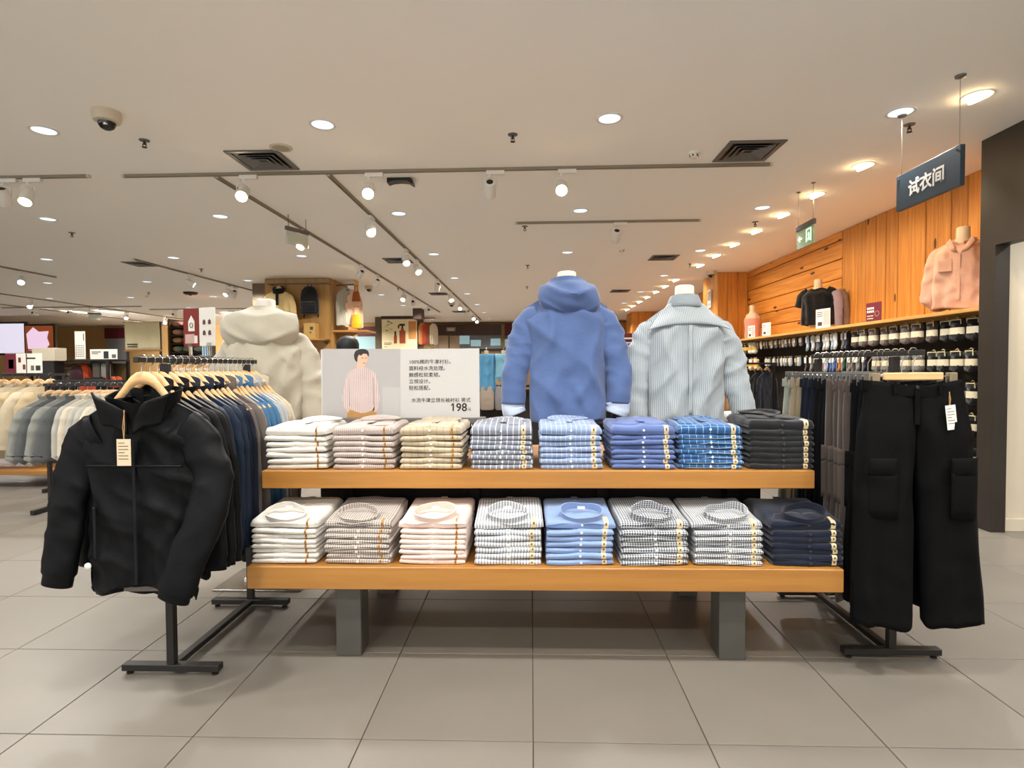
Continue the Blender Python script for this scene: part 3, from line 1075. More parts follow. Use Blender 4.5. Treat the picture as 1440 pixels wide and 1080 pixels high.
# ------------------------------------------------------------------ trousers
def make_trousers(name, label, mat, loc, rz=0, group=None, waist=0.19, L=1.0, hem=0.12, seed=1, res=1, cargo=False, out=0.05, dep=0.05, flat=0.55, thigh=0.155):
    """z = 0 at the waistband top, front faces -y"""
    o = thing(name, label, 'trousers', loc, rz, group)
    n, m = (40, 46) if res else (18, 16)
    r = np.random.default_rng(seed)
    for s in (-1, 1):
        b = MB()
        rings = []
        ph = r.uniform(0, 6.28, 6)
        for i in range(m):
            v = i / (m - 1)
            z = -L * v
            inner = lerp(0.0, 0.004, sstep(0.3, 0.5, v)) - 0.004
            wid = lerp(waist, thigh * 2 * 0.62 + waist * 0.38, sstep(0, 0.25, v))
            wid = lerp(wid, hem * 2, sstep(0.25, 1.0, v))
            cx = s * (inner + wid / 2) + s * (out if s > 0 else 0) * v
            dy = lerp(min(0.022, 0.011 + dep * 0.2), dep, sstep(0, 0.25, v))
            th = np.linspace(0, 2 * PI, n, endpoint=False)
            x = cx + wid / 2 * spow(np.cos(th), 0.8)
            y = dy * spow(np.sin(th), 0.8)
            f = np.sin(9 * np.cos(th) + ph[0] + 1.2 * v) * np.sin(4.5 * v + ph[1]) + 0.8 * np.sin(5 * np.cos(th) * 1.4 + ph[2] - v)
            y = y + np.sign(np.sin(th)) * 0.007 * f * sstep(0.03, 0.3, v) * dep / 0.06 + (0.012 * ridges(x, np.full_like(x, z * 0.6), seed + s + 4, 20.0, 5, (-0.5, 0.5)) * np.sign(np.sin(th)) + 0.006 * s * sstep(0.1, 0.5, v)) * min(1, dep / 0.06)
            x = x + 0.007 * wob(np.full_like(x, z * 9), y * 20, seed + 8)
            zz = z + (0.012 * np.sin(2 * th + ph[3]) + 0.006 * np.sin(5 * th + ph[4])) * v ** 3 - (0.012 * np.sin(PI * np.clip(np.abs(x) / waist, 0, 1) + PI / 2) * (1 - sstep(0, 0.08, v)))
            rings.append([tuple(p) for p in np.stack([x, y, zz], 1)])
        b.loft(rings)
        b.build('trouser_leg', mat, o, angle=70, solid=0.004 if res else 0)
        if cargo and res:
            for zz, hh, nm in ((-0.34, 0.075, 'pocket_flap'), (-0.45, 0.2, 'cargo_pocket')):
                P = []
                for q in np.linspace(0, 1, 6):
                    row = []
                    for t in np.linspace(0, 1, 8):
                        xx = s * (0.095 + 0.115 * t) + s * (out if s > 0 else 0) * 0.35
                        bulge = 0.006 * math.sin(PI * t) * math.sin(PI * q)
                        row.append((xx, -dep - (0.008 if dep > 0.03 else 0.003) - min(1, dep / 0.05) * bulge * (1 if nm == 'cargo_pocket' else 1.8) + 0.02 * t ** 4, zz - hh * (q - 0.5)))
                    P.append(row)
                MB().grid(P).build(nm, mat, o, solid=0.006 if dep > 0.03 else 0.003, angle=60)
    w = MB()
    rings = []
    for zz, k in ((0.004, 1.0), (0.006, 1.01), (-0.034, 1.02), (-0.038, 1.0)):
        rings.append([((waist + 0.004) * k * spow(np.cos(t), 0.8), (0.013 + dep * 0.24) * k * spow(np.sin(t), 0.8), zz - 0.012 * math.cos(t) ** 2 * -1 - 0.012 + (0.008 * math.sin(2.5 * math.cos(t) + seed))) for t in np.linspace(0, 2 * PI, 36, endpoint=False)])
    w.loft([[tuple(map(float, p)) for p in q] for q in rings])
    w.build('waistband', mat, o, angle=60)
    if res:
        MB().box((0, -0.031, -0.1), (0.022, 0.004, 0.14), 0.001).build('fly', mat, o, smooth=False)
        MB().lathe([(0.008, 0), (0.008, -0.004), (0.006, -0.005)], (0, -0.028, -0.018), 14, axis='y').build('button', m_blackp, o)
        for s in (-1, 1):
            MB().box((s * 0.09, -0.032, -0.018), (0.012, 0.004, 0.05), 0.001).build('belt_loop', mat, o, smooth=False)
    return o


# ------------------------------------------------------------------ folded shirts
class Fold:
    """surface of a folded shirt; front edge faces -y, bottom at z = 0"""

    def __init__(self, w, d, t, seed, front_round=1.0, sag=0.0):
        self.w, self.d, self.t = w, d, t
        r = np.random.default_rng(seed)
        self.ph = r.uniform(0, 6.28, 8)
        self.seed = seed
        self.sag = sag
        self.k = r.uniform(0.8, 1.2)

    def sec(self, x):
        """closed section at x: list of (y, z)"""
        w, d, t, ph = self.w, self.d, self.t, self.ph
        q = 2 * x / w
        e = max(0.0, 1 - abs(q) ** 14) ** 0.5
        tt = t * (0.45 + 0.55 * e) * (1 + 0.05 * math.sin(14 * x + ph[0]) + 0.04 * math.sin(31 * x + ph[1])) * (1 + 0.10 * math.exp(-(x / 0.025) ** 2))
        z0 = t * 0.10 * abs(q) ** 6 + 0.002 * (1 + math.sin(11 * x + ph[2]))
        yf = -d / 2 + 0.004 * math.sin(9 * x + ph[3]) + 0.003 * math.sin(23 * x + ph[4]) + 0.010 * (1 - e)
        rr = tt / 2
        out = []
        for a in np.linspace(-PI / 2, PI / 2, 11):
            g = 1 - 0.22 * math.exp(-((a + 0.45 * self.k) / 0.22) ** 2)
            out.append((yf + rr * 0.8 - rr * 0.8 * math.cos(a) * g, z0 + rr + rr * math.sin(a)))
        for v in np.linspace(0.12, 0.95, 7):
            y = yf + rr + (d - 2 * rr) * v
            out.append((y, z0 + tt + self.sag * v + 0.0025 * math.sin(20 * y + 9 * x + ph[5])))
        out.append((d / 2, z0 + rr + self.sag))
        for v in (0.9, 0.5, 0.1):
            out.append((yf + rr + (d - 2 * rr) * v, z0))
        return out

    def body(self, nx=26):
        b = MB()
        xs = np.sign(np.linspace(-1, 1, nx)) * np.abs(np.linspace(-1, 1, nx)) ** 0.72 * self.w / 2
        b.loft([[(x, y, z) for y, z in self.sec(x)] for x in xs], cap=True)
        return b

    def strip(self, x0, x1, i0, i1, off=0.0012, n=3):
        P = []
        for x in np.linspace(x0, x1, n):
            s = self.sec(x)
            row = []
            for i in range(i0, i1 + 1):
                y, z = s[i]
                ya, za = s[max(i - 1, 0)]
                yb, zb = s[i + 1]
                ny, nz = -(zb - za), (yb - ya)
                l = math.hypot(ny, nz) or 1
                row.append((x, y + ny / l * off, z + nz / l * off))
            P.append(row)
        return MB().grid(P)

    def at(self, x, i):
        return (x, *self.sec(x)[i])

# ------------------------------------------------------------------ two-tier display table
TL, TU = 2.40, 2.60                       # front edges of the lower and upper shelf
xl0, xl1 = at(347, 815, TL).x, at(1187, 815, TL).x
xu0, xu1 = at(368, 676, TU).x, at(1146, 674, TU).x
zl1, zl0 = at(767, 799, TL).z, at(767, 831, TL).z
zu1, zu0 = at(757, 662, TU).z, at(757, 687, TU).z
tb = thing('display_table', 'two-tier oak display table on grey metal legs carrying folded shirts', 'table', ((xl0 + xl1) / 2, TL, 0))
tx = tb.location.x
MB().box(((xl0 + xl1) / 2 - tx, 0.62, (zl0 + zl1) / 2), (xl1 - xl0, 1.24, zl1 - zl0), 0.003).build('lower_shelf', m_oak, tb, smooth=False)
MB().box(((xu0 + xu1) / 2 - tx, TU - TL + 0.44, (zu0 + zu1) / 2), (xu1 - xu0, 0.88, zu1 - zu0), 0.003).build('upper_shelf', m_oak, tb, smooth=False)
m_leg = plain('grey_leg_metal', '#57554f', 0.45, metal=0.35, var=0.08)
for px, Y, w in ((490, 2.50, 0.115), (1030, 2.50, 0.115), (544, 3.2, 0.11), (967, 3.2, 0.11)):
    X = at(px, 880, Y).x
    MB().box((X - tx, Y - TL + 0.06, zl0 / 2 - 0.0005), (w, 0.12, zl0 - 0.001), 0.003).build('leg', m_leg, tb, smooth=False)
for sx in (-1.05, -0.35, 0.35, 1.05):
    MB().box((sx, 0.72, (zl1 + zu0) / 2), (0.06, 0.06, zu0 - zl1), 0.002).build('shelf_support', m_bmetal, tb, smooth=False)
MB().box((0, 0.78, (zl1 + zu0) / 2), (2.46, 0.02, zu0 - zl1 - 0.002)).build('divider', m_bmetal, tb, smooth=False)

# ------------------------------------------------------------------ folded shirts
fab = {
    'u1': fabric('cotton_white', '#dcd8cf', slub=0.03),
    'u2': fabric('cotton_pinkish_stripe', '#b9ada6', 'stripe', '#a0928b', 105, 0.35),
    'u3': fabric('cotton_cream_grid', '#b5a78f', 'grid', '#8f816b', 32, 0.07, freq2=16),
    'u4': fabric('cotton_grey_chalk_stripe', '#7d8391', 'stripe', '#dcdfe2', 37, 0.12),
    'u5': fabric('cotton_sky_pinstripe', '#8496b8', 'stripe', '#b3c1d4', 44, 0.12),
    'u6': fabric('cotton_blue', '#576a9b', slub=0.05),
    'u7': fabric('cotton_blue_check', '#2c5688', 'grid', '#93b0ca', 31, 0.08),
    'u8': fabric('cotton_black', '#202124', slub=0.06),
    'l1': fabric('cotton_white_2', '#dcd8d0', slub=0.03),
    'l2': fabric('cotton_taupe_check', '#d2cac2', 'gingham', '#6e625b', 98, 0.5),
    'l3': fabric('cotton_pale_pink', '#e2cdc2', slub=0.03),
    'l4': fabric('cotton_grey_stripe', '#d6d7d6', 'stripe', '#8b93a0', 78, 0.42),
    'l5': fabric('cotton_light_blue', '#8098c2', slub=0.05),
    'l6': fabric('cotton_navy_check', '#d0d4d8', 'gingham', '#2e3644', 92, 0.55),
    'l7': fabric('cotton_small_navy_check', '#d8dbdd', 'gingham', '#3a4250', 104, 0.5),
    'l8': fabric('cotton_navy', '#151d30', slub=0.06),
}
desc = {
    'u1': 'plain white shirt', 'u2': 'pinkish beige finely striped shirt', 'u3': 'cream shirt with thin grid lines', 'u4': 'grey shirt with pale chalk stripes', 'u5': 'pale blue pinstriped shirt', 'u6': 'plain mid-blue shirt',
    'u7': 'bright blue shirt with white grid check', 'u8': 'plain black shirt', 'l1': 'white band-collar shirt', 'l2': 'taupe small-check shirt', 'l3': 'pale pink shirt', 'l4': 'white and grey striped shirt',
    'l5': 'plain light blue shirt', 'l6': 'dark navy gingham shirt', 'l7': 'fine pale navy gingham shirt', 'l8': 'plain navy shirt'}
m_sticker = plain('size_sticker', '#d9c9a2', 0.6, var=0.05)
m_stickb = plain('sticker_print', '#6b4a26', 0.7)
m_stickor = plain('orange_sticker', '#b5823a', 0.6)
m_btn_w = plain('pearl_button', '#d8d5cc', 0.3)
m_btn_d = plain('dark_button', '#2c2c30', 0.35)
SW, SD = 0.288, 0.34


def shirt_meshes(key, v, t, w=SW, d=SD, sag=0.0):
    """meshes of one folded shirt: body, placket, button, sticker, print"""
    f = Fold(w, d, t, hash_(key) + v * 13, sag=sag)
    mt = fab[key]
    out = [('body', f.body().mesh('body', mt, angle=50), (0, 0, 0))]
    px0 = {'u': 0.0, 'l': 0.004}[key[0]]
    out.append(('placket', f.strip(px0 - 0.016, px0 + 0.016, 2, 14, 0.0014).mesh('placket', mt), (0, 0, 0)))
    p = f.at(px0, 5)
    out.append(('button', MB().lathe([(0.0054, 0.0012), (0.0056, -0.0012), (0.0045, -0.002), (0.002, -0.0016)], (p[0], p[1] - 0.002, p[2]), 10, axis='y').mesh('button', m_btn_d if key in ('u8', 'l8') else m_btn_w), (0, 0, 0)))
    sx = w * 0.36
    white = key in ('u1', 'u2', 'u3', 'l1', 'l2', 'l3')
    if white:
        out.append(('size_sticker', f.strip(sx - 0.0045, sx + 0.0045, 2, 11, 0.0015).mesh('size_sticker', m_stickor), (0, 0, 0)))
        out.append(('sticker_print', f.strip(sx - 0.003, sx + 0.003, 5, 7, 0.002).mesh('sticker_print', m_stickb), (0, 0, 0)))
    else:
        out.append(('size_sticker', f.strip(sx - 0.010, sx + 0.010, 2, 11, 0.0015).mesh('size_sticker', m_sticker), (0, 0, 0)))
        out.append(('sticker_print', f.strip(sx - 0.004, sx + 0.004, 5, 7, 0.002).mesh('sticker_print', m_stickb), (0, 0, 0)))
    return f, out


def hash_(s):
    return sum(ord(c) * (i + 3) for i, c in enumerate(s)) % 1000


def put_shirt(key, meshes, loc, rz, label, group, name='folded_shirt'):
    o = thing(name, label, 'shirt', loc, rz, group)
    for nm, me, l in meshes:
        inst(nm, me, o, l)
    return o


row_u = [('u1', 415), ('u2', 511), ('u3', 606), ('u4', 704.5), ('u5', 803), ('u6', 905), ('u7', 1000), ('u8', 1101)]
row_l = [('l1', 398), ('l2', 502), ('l3', 608), ('l4', 714.5), ('l5', 816.5), ('l6', 920.5), ('l7', 1024.5), ('l8', 1138)]
cnt_u = {'u1': 7, 'u2': 7, 'u3': 7, 'u4': 8, 'u5': 7, 'u6': 8, 'u7': 8, 'u8': 8}
cnt_l = {'l1': 8, 'l2': 8, 'l3': 8, 'l4': 7, 'l5': 7, 'l6': 7, 'l7': 7, 'l8': 7}
for row, yf, zt, cnt, tier in ((row_u, TU + 0.025, zu1, cnt_u, 'upper'), (row_l, TL + 0.03, zl1, cnt_l, 'lower')):
    for key, px in row:
        n = cnt[key]
        low = tier == 'lower'
        hh = (0.152 if low else (0.182 if key == 'u8' else 0.158))
        pitch = hh / (n - 1)
        X = at(px, 780 if low else 640, yf).x
        vars_ = [shirt_meshes(key, v, pitch * 0.87)[1] for v in range(3)]
        z = zt + 0.0008
        rr = np.random.default_rng(hash_(key))
        for k in range(n - 1):
            put_shirt(key, vars_[rr.integers(3)], (X + rr.uniform(-0.005, 0.005), yf + SD / 2 + rr.uniform(-0.004, 0.006), z), rr.uniform(-0.02, 0.02),
                      f'{desc[key]}, {ORD[k]} from the bottom of its {tier}-shelf stack', f'{desc[key]}s stacked on the {tier} shelf')
            z += pitch
        # the shirt on top
        t = 0.034 if low else 0.040
        f, ms = shirt_meshes(key, 7, t, SW + (0.012 if low else 0.0), SD - (0.005 if low else 0), sag=0.034 if low else 0.008)
        top = put_shirt(key, ms, (X, yf + SD / 2 + (0.012 if low else 0), z), rr.uniform(-0.03, 0.03), f'{desc[key]} topping its stack on the {tier} shelf', None)
        c = MB()
        if low:
            tilt = {'l1': 0.08, 'l2': 0.05, 'l3': -0.05, 'l4': 0, 'l5': 0, 'l6': 0.06, 'l7': -0.08, 'l8': -0.04}[key]
            neckband(c, 0.09, 0.056, 0.032, n=36, lean=0.0, front_drop=0.0, flare=0.05, thick=0.005)
            V = []
            rs = np.random.default_rng(hash_(key) + 1)
            p0, p1 = rs.uniform(0, 6.28, 2)
            flop = {'l1': 0.75, 'l2': 0.62}.get(key, 1.0)
            for x, y, zz in c.v:
                a = math.atan2(y, x)
                zz *= (flop + 0.12 * math.sin(2 * a + p0) + 0.08 * math.sin(3 * a + p1))
                V.append((x * (1 + 0.03 * math.sin(3 * a + p1)), y * (1 + 0.06 * math.sin(2 * a + p0)), zz))
            c.v = V
            cc = c.build('collar', fab[key], top, angle=50)
            cc.location = (0.01 * math.sin(p0), -SD / 2 + 0.05, t + 0.014)
            cc.rotation_euler = (0.42, tilt, rs.uniform(-0.12, 0.12))
            # draped front yoke below the collar
            P = []
            for q in np.linspace(0, 1, 8):
                ring = []
                for u in np.linspace(-1, 1, 22):
                    wd = lerp(0.10, 0.148, q)
                    yy = -SD / 2 + 0.10 - 0.088 * q - 0.018 * (1 - u * u) * q + 0.006 * math.sin(5 * u + p0) * q
                    ring.append((u * wd, yy, t + 0.016 - 0.008 * q - 0.016 * q ** 3 - 0.006 * abs(u) ** 3 + 0.003 * math.sin(7 * u + p1)))
                P.append(ring)
            MB().grid(P).build('front_yoke', fab[key], top, solid=0.005, angle=60)
            tp = MB().box((0, 0, 0), (0.03, 0.2, 0.004), 0.001).build('top_placket', fab[key], top, smooth=False)
            tp.location, tp.rotation_euler = (0, 0.06, t + 0.024), (0.10, 0, 0)
            lb = None if key in ('l2', 'l6', 'l7', 'l8') else MB().box((0, 0, 0), (0.032, 0.011, 0.0016), 0.0004).build('neck_label', m_card, cc, smooth=False)
            if lb:
                lb.location = (0, 0.042, 0.012)
                lb.rotation_euler = (0.9, 0, 0)
            for k in range(2):
                bb = MB().lathe([(0.0055, 0), (0.0055, 0.0016), (0.004, 0.0022)], n=10).build('button', m_btn_d if key == 'l8' else m_btn_w, top)
                bb.location = (0.0, 0.02 + 0.075 * k, t + 0.0225 + 0.0075 * k)
        else:
            # collar folded flat at the back of the top shirt
            rs = np.random.default_rng(hash_(key) + 2)
            rise = {'u1': 0.014, 'u2': 0.018, 'u3': 0.010, 'u4': 0.008, 'u5': 0.014, 'u6': 0.007, 'u7': 0.010, 'u8': 0.018}[key]
            sx = {'u1': 0.045, 'u2': 0.02, 'u5': 0.0, 'u8': -0.02}.get(key, rs.uniform(-0.02, 0.02))
            neckband(c, 0.085, 0.055, rise, n=32, front_drop=0.0, flare=0.22, thick=0.012)
            p0 = rs.uniform(0, 6.28)
            c.v = [(x, y, zz * (1 + 0.2 * math.sin(2 * math.atan2(y, x) + p0))) for x, y, zz in c.v]
            cc = c.build('collar', fab[key], top, angle=50)
            cc.location = (sx, 0.065, t + 0.008)
            cc.rotation_euler = (0.08, 0, rs.uniform(-0.15, 0.15))
            P = []
            for q in np.linspace(0, 1, 8):
                P.append([(sx * (1 - q) + u * lerp(0.075, 0.125, q), 0.11 - 0.2 * q - 0.02 * (1 - u * u) * q, t + 0.012 + 0.008 * (1 - u * u) * (1 - q) - 0.004 * q - 0.006 * q ** 4 + 0.002 * math.sin(6 * u + p0)) for u in np.linspace(-1, 1, 18)])
            MB().grid(P).build('front_yoke', fab[key], top, solid=0.005, angle=60)
            MB().box((sx * 0.5, -0.01, t + 0.0165), (0.03, 0.16, 0.003), 0.001).build('top_placket', fab[key], top, smooth=False)

# second stacks behind, seen between the front ones
for px, key, lbl, zz in ((690, 'bk1', 'cream folded knit in the rear stack beside the sign', 3), (715, 'bk1', 'cream folded knit in the rear stack behind the chalk-striped shirts', 2), (1040, 'bk2', 'off-white folded cloth behind the black shirts', 4)):
    fab.setdefault('bk1', fabric('cream_knit', '#cbb79b', slub=0.1))
    fab.setdefault('bk2', fabric('offwhite_cloth', '#d8d4cb', slub=0.05))
    X = at(px, 600, 3.2).x
    fb = Fold(0.24, 0.2, 0.05, px)
    me = fb.body().mesh('folded_knit', fab[key], angle=50)
    for k in range(zz):
        o = inst('folded_knit', me, None, (X + 0.01 * (k % 2), 3.3 if px != 1040 else 3.34, zu1 + 0.002 + k * 0.052), (0, 0, 0.05 * (k - 1)))
        tag(o, lbl, 'folded clothes', lbl.split(' in ')[0].split(' behind ')[0] + ' pile ' + {690: 'beside the sign', 715: 'behind the shirts', 1040: 'behind the black shirts'}[px])

# ------------------------------------------------------------------ price sign
SY = 3.0
a, b_ = at(453, 588, SY), at(674, 490, SY)
sw, sh_ = b_.x - a.x, b_.z - a.z
sg = thing('price_sign', 'wide white price sign with a model photo and black lettering, standing behind the folded shirts', 'sign', ((a.x + b_.x) / 2, SY, zu1))
dz = a.z - zu1
m_sign = plain('sign_card', '#b4b3b0', 0.55, var=0.01)
MB().box((0, 0, dz + sh_ / 2), (sw, 0.012, sh_), 0.001).build('board', m_sign, sg, smooth=False)
MB().box((0, 0.01, dz - 0.014), (sw + 0.06, 0.09, 0.03), 0.003).build('base', m_gmetal, sg, smooth=False)
for s in (-1, 1):
    MB().box((s * (sw / 2 - 0.03), 0.03, (dz - 0.028) / 2), (0.025, 0.025, dz - 0.029), 0.002).build('post', m_bmetal, sg, smooth=False)
MB().box((0, 0.012, dz * 0.5), (sw - 0.05, 0.012, dz * 0.55)).build('back_rail', m_bmetal, sg, smooth=False)


def S(px, py):
    """picture point on the sign face in the sign's frame"""
    p = at(px, py, SY - 0.006)
    return (p.x - sg.location.x, p.z - zu1)


m_photo = plain('photo_backdrop', '#a19f9e', 0.6, var=0.03, scale=3)
m_photo2 = plain('photo_backdrop_pale', '#a9a8a6', 0.6, var=0.02)


def flatp(name, pts, off, mat, parent=sg, smooth_n=0):
    P = [S(*p) for p in pts]
    if smooth_n:
        Q = spline([(*p, 0) for p in P + [P[0]]], smooth_n)
        P = [(q[0], q[1]) for q in Q[:-1]]
    # ear-cut by bmesh
    import bmesh
    bm = bmesh.new()
    vs = [bm.verts.new((x, -0.006 - off, z)) for x, z in P]
    f = bm.faces.new(vs)
    bmesh.ops.triangulate(bm, faces=[f])
    me = bpy.data.meshes.new(name)
    bm.to_mesh(me)
    bm.free()
    me.materials.append(mat)
    return inst(name, me, parent)


ph = flatp('photo_print', [(453.6, 490.6), (563, 490.6), (563, 587.6), (453.6, 587.6)], 0.0008, m_photo)
flatp('photo_wall', [(538, 544), (563, 545), (563, 587.6), (538, 587.6)], 0.0012, m_photo2, ph)
m_ps = fabric('printed_stripe_shirt', '#c0b0ad', 'stripe', '#a39290', 95, 0.3)
m_skin = plain('printed_skin', '#cfa68e', 0.6)
m_hairp = plain('printed_hair', '#221c1a', 0.6)
m_khaki = plain('printed_khaki', '#a87c45', 0.6)
flatp('printed_trousers', [(489, 577), (529, 577), (530, 587.5), (488, 587.5)], 0.0014, m_khaki, ph)
flatp('printed_shirt', [(503, 517), (512, 515.5), (520, 519), (528, 524), (531, 535), (534.5, 562), (531, 577), (527, 577.5), (527, 571), (524, 577), (516, 580), (508, 581), (498, 578), (490, 574), (489.5, 578), (485, 575), (481, 560), (484, 545), (487, 530), (491, 522)], 0.0018, m_ps, ph)
flatp('printed_face', [(500, 500), (503, 495), (512, 494), (517, 498), (517.5, 504), (515.5, 511), (513, 515.5), (508, 518), (502, 517), (502, 510), (499.5, 506)], 0.0020, m_skin, ph, 40)
flatp('printed_hair', [(498, 499), (500, 494), (506, 491), (513, 491), (518, 494), (519, 500), (517.5, 501), (516, 498), (511, 497.5), (508, 500), (505, 499), (503, 503), (502.5, 509), (500, 507), (498.5, 504)], 0.0024, m_hairp, ph, 50)
flatp('printed_hand', [(486, 574), (491, 574.5), (491, 580), (487.5, 578)], 0.0023, m_skin, ph)
flatp('printed_hand', [(526.5, 574.5), (531, 574), (529.5, 579), (526.5, 580)], 0.0023, m_skin, ph)
for pts in ([(490.5, 531), (491.3, 531), (492.3, 572), (491.3, 572)], [(524.6, 531), (525.4, 531), (526.6, 570), (525.6, 570)]):
    flatp('printed_fold', pts, 0.0022, plain('print_shade', '#8f7f7c', 0.6), ph)
for pts in ([(508.5, 503), (511, 503), (511, 503.8), (508.5, 503.8)], [(513.5, 503), (515.5, 503), (515.5, 503.8), (513.5, 503.8)], [(510.5, 510.3), (514, 510.3), (514, 511), (510.5, 511)]):
    flatp('printed_feature', pts, 0.0026, m_hairp, ph)
m_txt = plain('sign_ink', '#1d1b1a', 0.7)
u = sw / 221.0
for k, s in enumerate(['100%棉的牛津衬衫。', '面料经水洗处理。', '触感松软柔韧。', '立领设计。', '轻松搭配。']):
    x, z = S(575, 511.5 + 9.15 * k)
    text('lettering', s, 6.2 * u * 1.1, m_txt, sg, (x, -0.0062, z), bold=0.0002)
x, z = S(662, 565)
text('lettering', '水洗牛津立领长袖衬衫 男式', 6.0 * u * 1.12, m_txt, sg, (x, -0.0062, z), align='RIGHT', bold=0.0002)
x, z = S(657, 578)
text('price', '98', 15.5 * u, m_txt, sg, (x, -0.0062, z), align='RIGHT', bold=0.0011)
pd = MB()
for pts in ([(636.4, 578), (638.4, 578), (638.4, 567.2), (636.4, 567.2)], [(634.2, 570.6), (636.4, 569.4), (636.4, 567.2), (634.2, 569.3)]):
    pd.prism([S(*p_) for p_ in pts], -0.0072, -0.0058)
pd.build('price_digit', m_txt, sg, smooth=False)
x, z = S(662.5, 577.5)
text('currency', '元', 5.2 * u, m_txt, sg, (x, -0.0062, z), align='RIGHT')

# ------------------------------------------------------------------ clothes racks
def rack(label, X, y0, y1, p0, p1, zr, fw=0.42):
    """rail along y between the posts at p0 and p1"""
    o = thing('clothes_rack', label, 'clothes rack', (X, (p0 + p1) / 2, 0))
    yc = o.location.y
    MB().box((0, (y0 + y1) / 2 - yc, zr), (0.022, y1 - y0, 0.022), 0.002).build('rail', m_bmetal, o, smooth=False)
    for p in (p0, p1):
        MB().box((0, p - yc, (zr - 0.014 + 0.045) / 2), (0.032, 0.032, zr - 0.014 - 0.045), 0.002).build('post', m_bmetal, o, smooth=False)
        MB().box((0, p - yc, 0.031), (fw, 0.04, 0.028), 0.002).build('foot', m_bmetal, o, smooth=False)
        for s in (-1, 1):
            MB().lathe([(0.014, 0.0005), (0.014, 0.008), (0.007, 0.01), (0.007, 0.018)], (s * (fw / 2 - 0.025), p - yc, 0), 12).build('foot_pad', m_blackp, o)
    MB().box((0, 0, 0.031), (0.034, p1 - p0 - 0.042, 0.026), 0.002).build('base_beam', m_bmetal, o, smooth=False)
    return o


RX, RZ = -1.535, 1.335
rack('black metal clothes rack hung with dark jackets', RX, 2.16, 3.12, 2.34, 3.02, RZ)
fj = {k: fabric('jacket_' + k, h, slub=0.06, rough=r, wrinkle=0.5, wscale=9, sheen=0.0, spec=0.13) for k, h, r in (
    ('black', '#0b0c0e', 0.5), ('charcoal', '#17191c', 0.55), ('navy', '#1b2535', 0.5), ('deepnavy', '#121826', 0.5), ('grey', '#5d5652', 0.7), ('taupe', '#847a72', 0.7), ('blue', '#41688a', 0.65), ('mist', '#9fa1a2', 0.7),
    ('cream', '#b8ae9c', 0.75), ('white', '#dcd9d2', 0.75))}
# the front jacket, seen whole
JY = 2.185
jk = thing('jacket', 'black hooded windbreaker with kraft price tag, first on the rack', 'jacket', (RX + 0.01, JY, RZ - 0.15))
b = MB()
R = torso_rings(neck=0.085, sh=0.25, hem=0.205, L=0.79, drop=0.085, dep=0.05, nu=120, nv=70, seed=21, fold=0.010, nf=5, neckdip=0.045, crease=0.014, cf=20.0, hemwave=0.008, boxy=0.7)
R2 = []
for k, rg in enumerate(R):
    v = k / (len(R) - 1)
    rg = rg.copy()
    fr = rg[:, 1] < 0
    rg[:, 2] += np.where(fr, 0.05 * v ** 3 * (1 - (rg[:, 0] / 0.25) ** 2), 0)
    rg[:, 0] -= 0.012 * v
    R2.append([tuple(p) for p in rg])
b.loft(R2)
n_ = len(R2[0])
for i in range(1, n_ // 2):
    j = i + 1
    if abs(R2[0][i][0]) > 0.07 and abs(R2[0][j][0]) > 0.07:
        b.f.append((i, j, n_ - j, n_ - i) if j < n_ // 2 else (i, j, n_ - i))
b.f.append((0, 1, n_ - 1))
b.build('body', fj['black'], jk, solid=0.004, angle=70)
q = MB()
sleeve(q, [(-0.165, 0, -0.135), (-0.225, -0.006, -0.175), (-0.275, -0.018, -0.32), (-0.31, -0.03, -0.52), (-0.345, -0.03, -0.735)], 0.088, 0.066, n=32, m=70, flat=0.5, wr=0.075, seed=5, cuff=0.05)
q.build('sleeve', fj['black'], jk, solid=0.004, angle=70)
q = MB()
sleeve(q, [(0.165, 0, -0.135), (0.225, -0.006, -0.17), (0.283, -0.03, -0.31), (0.275, -0.07, -0.46), (0.205, -0.10, -0.65), (0.17, -0.105, -0.76)], 0.088, 0.066, n=32, m=70, flat=0.5, wr=0.075, seed=8, cuff=0.05)
q.build('sleeve', fj['black'], jk, solid=0.004, angle=70)
c = MB()
neckband(c, 0.13, 0.075, 0.066, n=44, front_drop=0.065, flare=0.10, thick=0.006, open_gap=0.0, zc=-0.01)
c.v = [(x * (1 + 0.05 * math.sin(3 * math.atan2(y, x) + 1)), y * (1 + 0.08 * math.sin(4 * math.atan2(y, x))), z + 0.008 * math.sin(3 * math.atan2(y, x) + 2)) for x, y, z in c.v]
c.build('collar', fj['black'], jk, angle=70)
for s in (-1, 1):
    P = []
    for q_ in np.linspace(0, 1, 10):
        P.append([(s * lerp(0.012, 0.155, u ** 0.8) * (1 - 0.25 * q_), -0.072 - 0.018 * math.sin(PI * u) - 0.006 * math.sin(4 * u + 2 * q_), lerp(0.035 - 0.085 * (1 - u), -0.085 - 0.05 * (1 - u), q_) + 0.01 * math.sin(5 * u)) for u in np.linspace(0, 1, 12)])
    MB().grid(P).build('lapel', fj['black'], jk, solid=0.008, angle=70)
P = [[(x_, -0.062 - 0.003 * math.sin(9 * x_), -0.255 - 0.010 * q_) for x_ in np.linspace(-0.19, 0.19, 20)] for q_ in (0, 0.5, 1)]
MB().grid(P).build('chest_flap', fj['black'], jk, solid=0.006, angle=60)
MB().box((0.0, -0.064, -0.44), (0.012, 0.006, 0.56), 0.002).build('zip_placket', fj['charcoal'], jk, smooth=False)
MB().box((-0.165, -0.058, -0.52), (0.012, 0.006, 0.2), 0.002).build('pocket_zip', fj['charcoal'], jk, smooth=False)
MB().lathe([(0.013, 0.0), (0.013, -0.004), (0.008, -0.008), (0.001, -0.009)], (-0.185, -0.07, -0.645), 16, axis='y').build('security_button', m_white, jk)
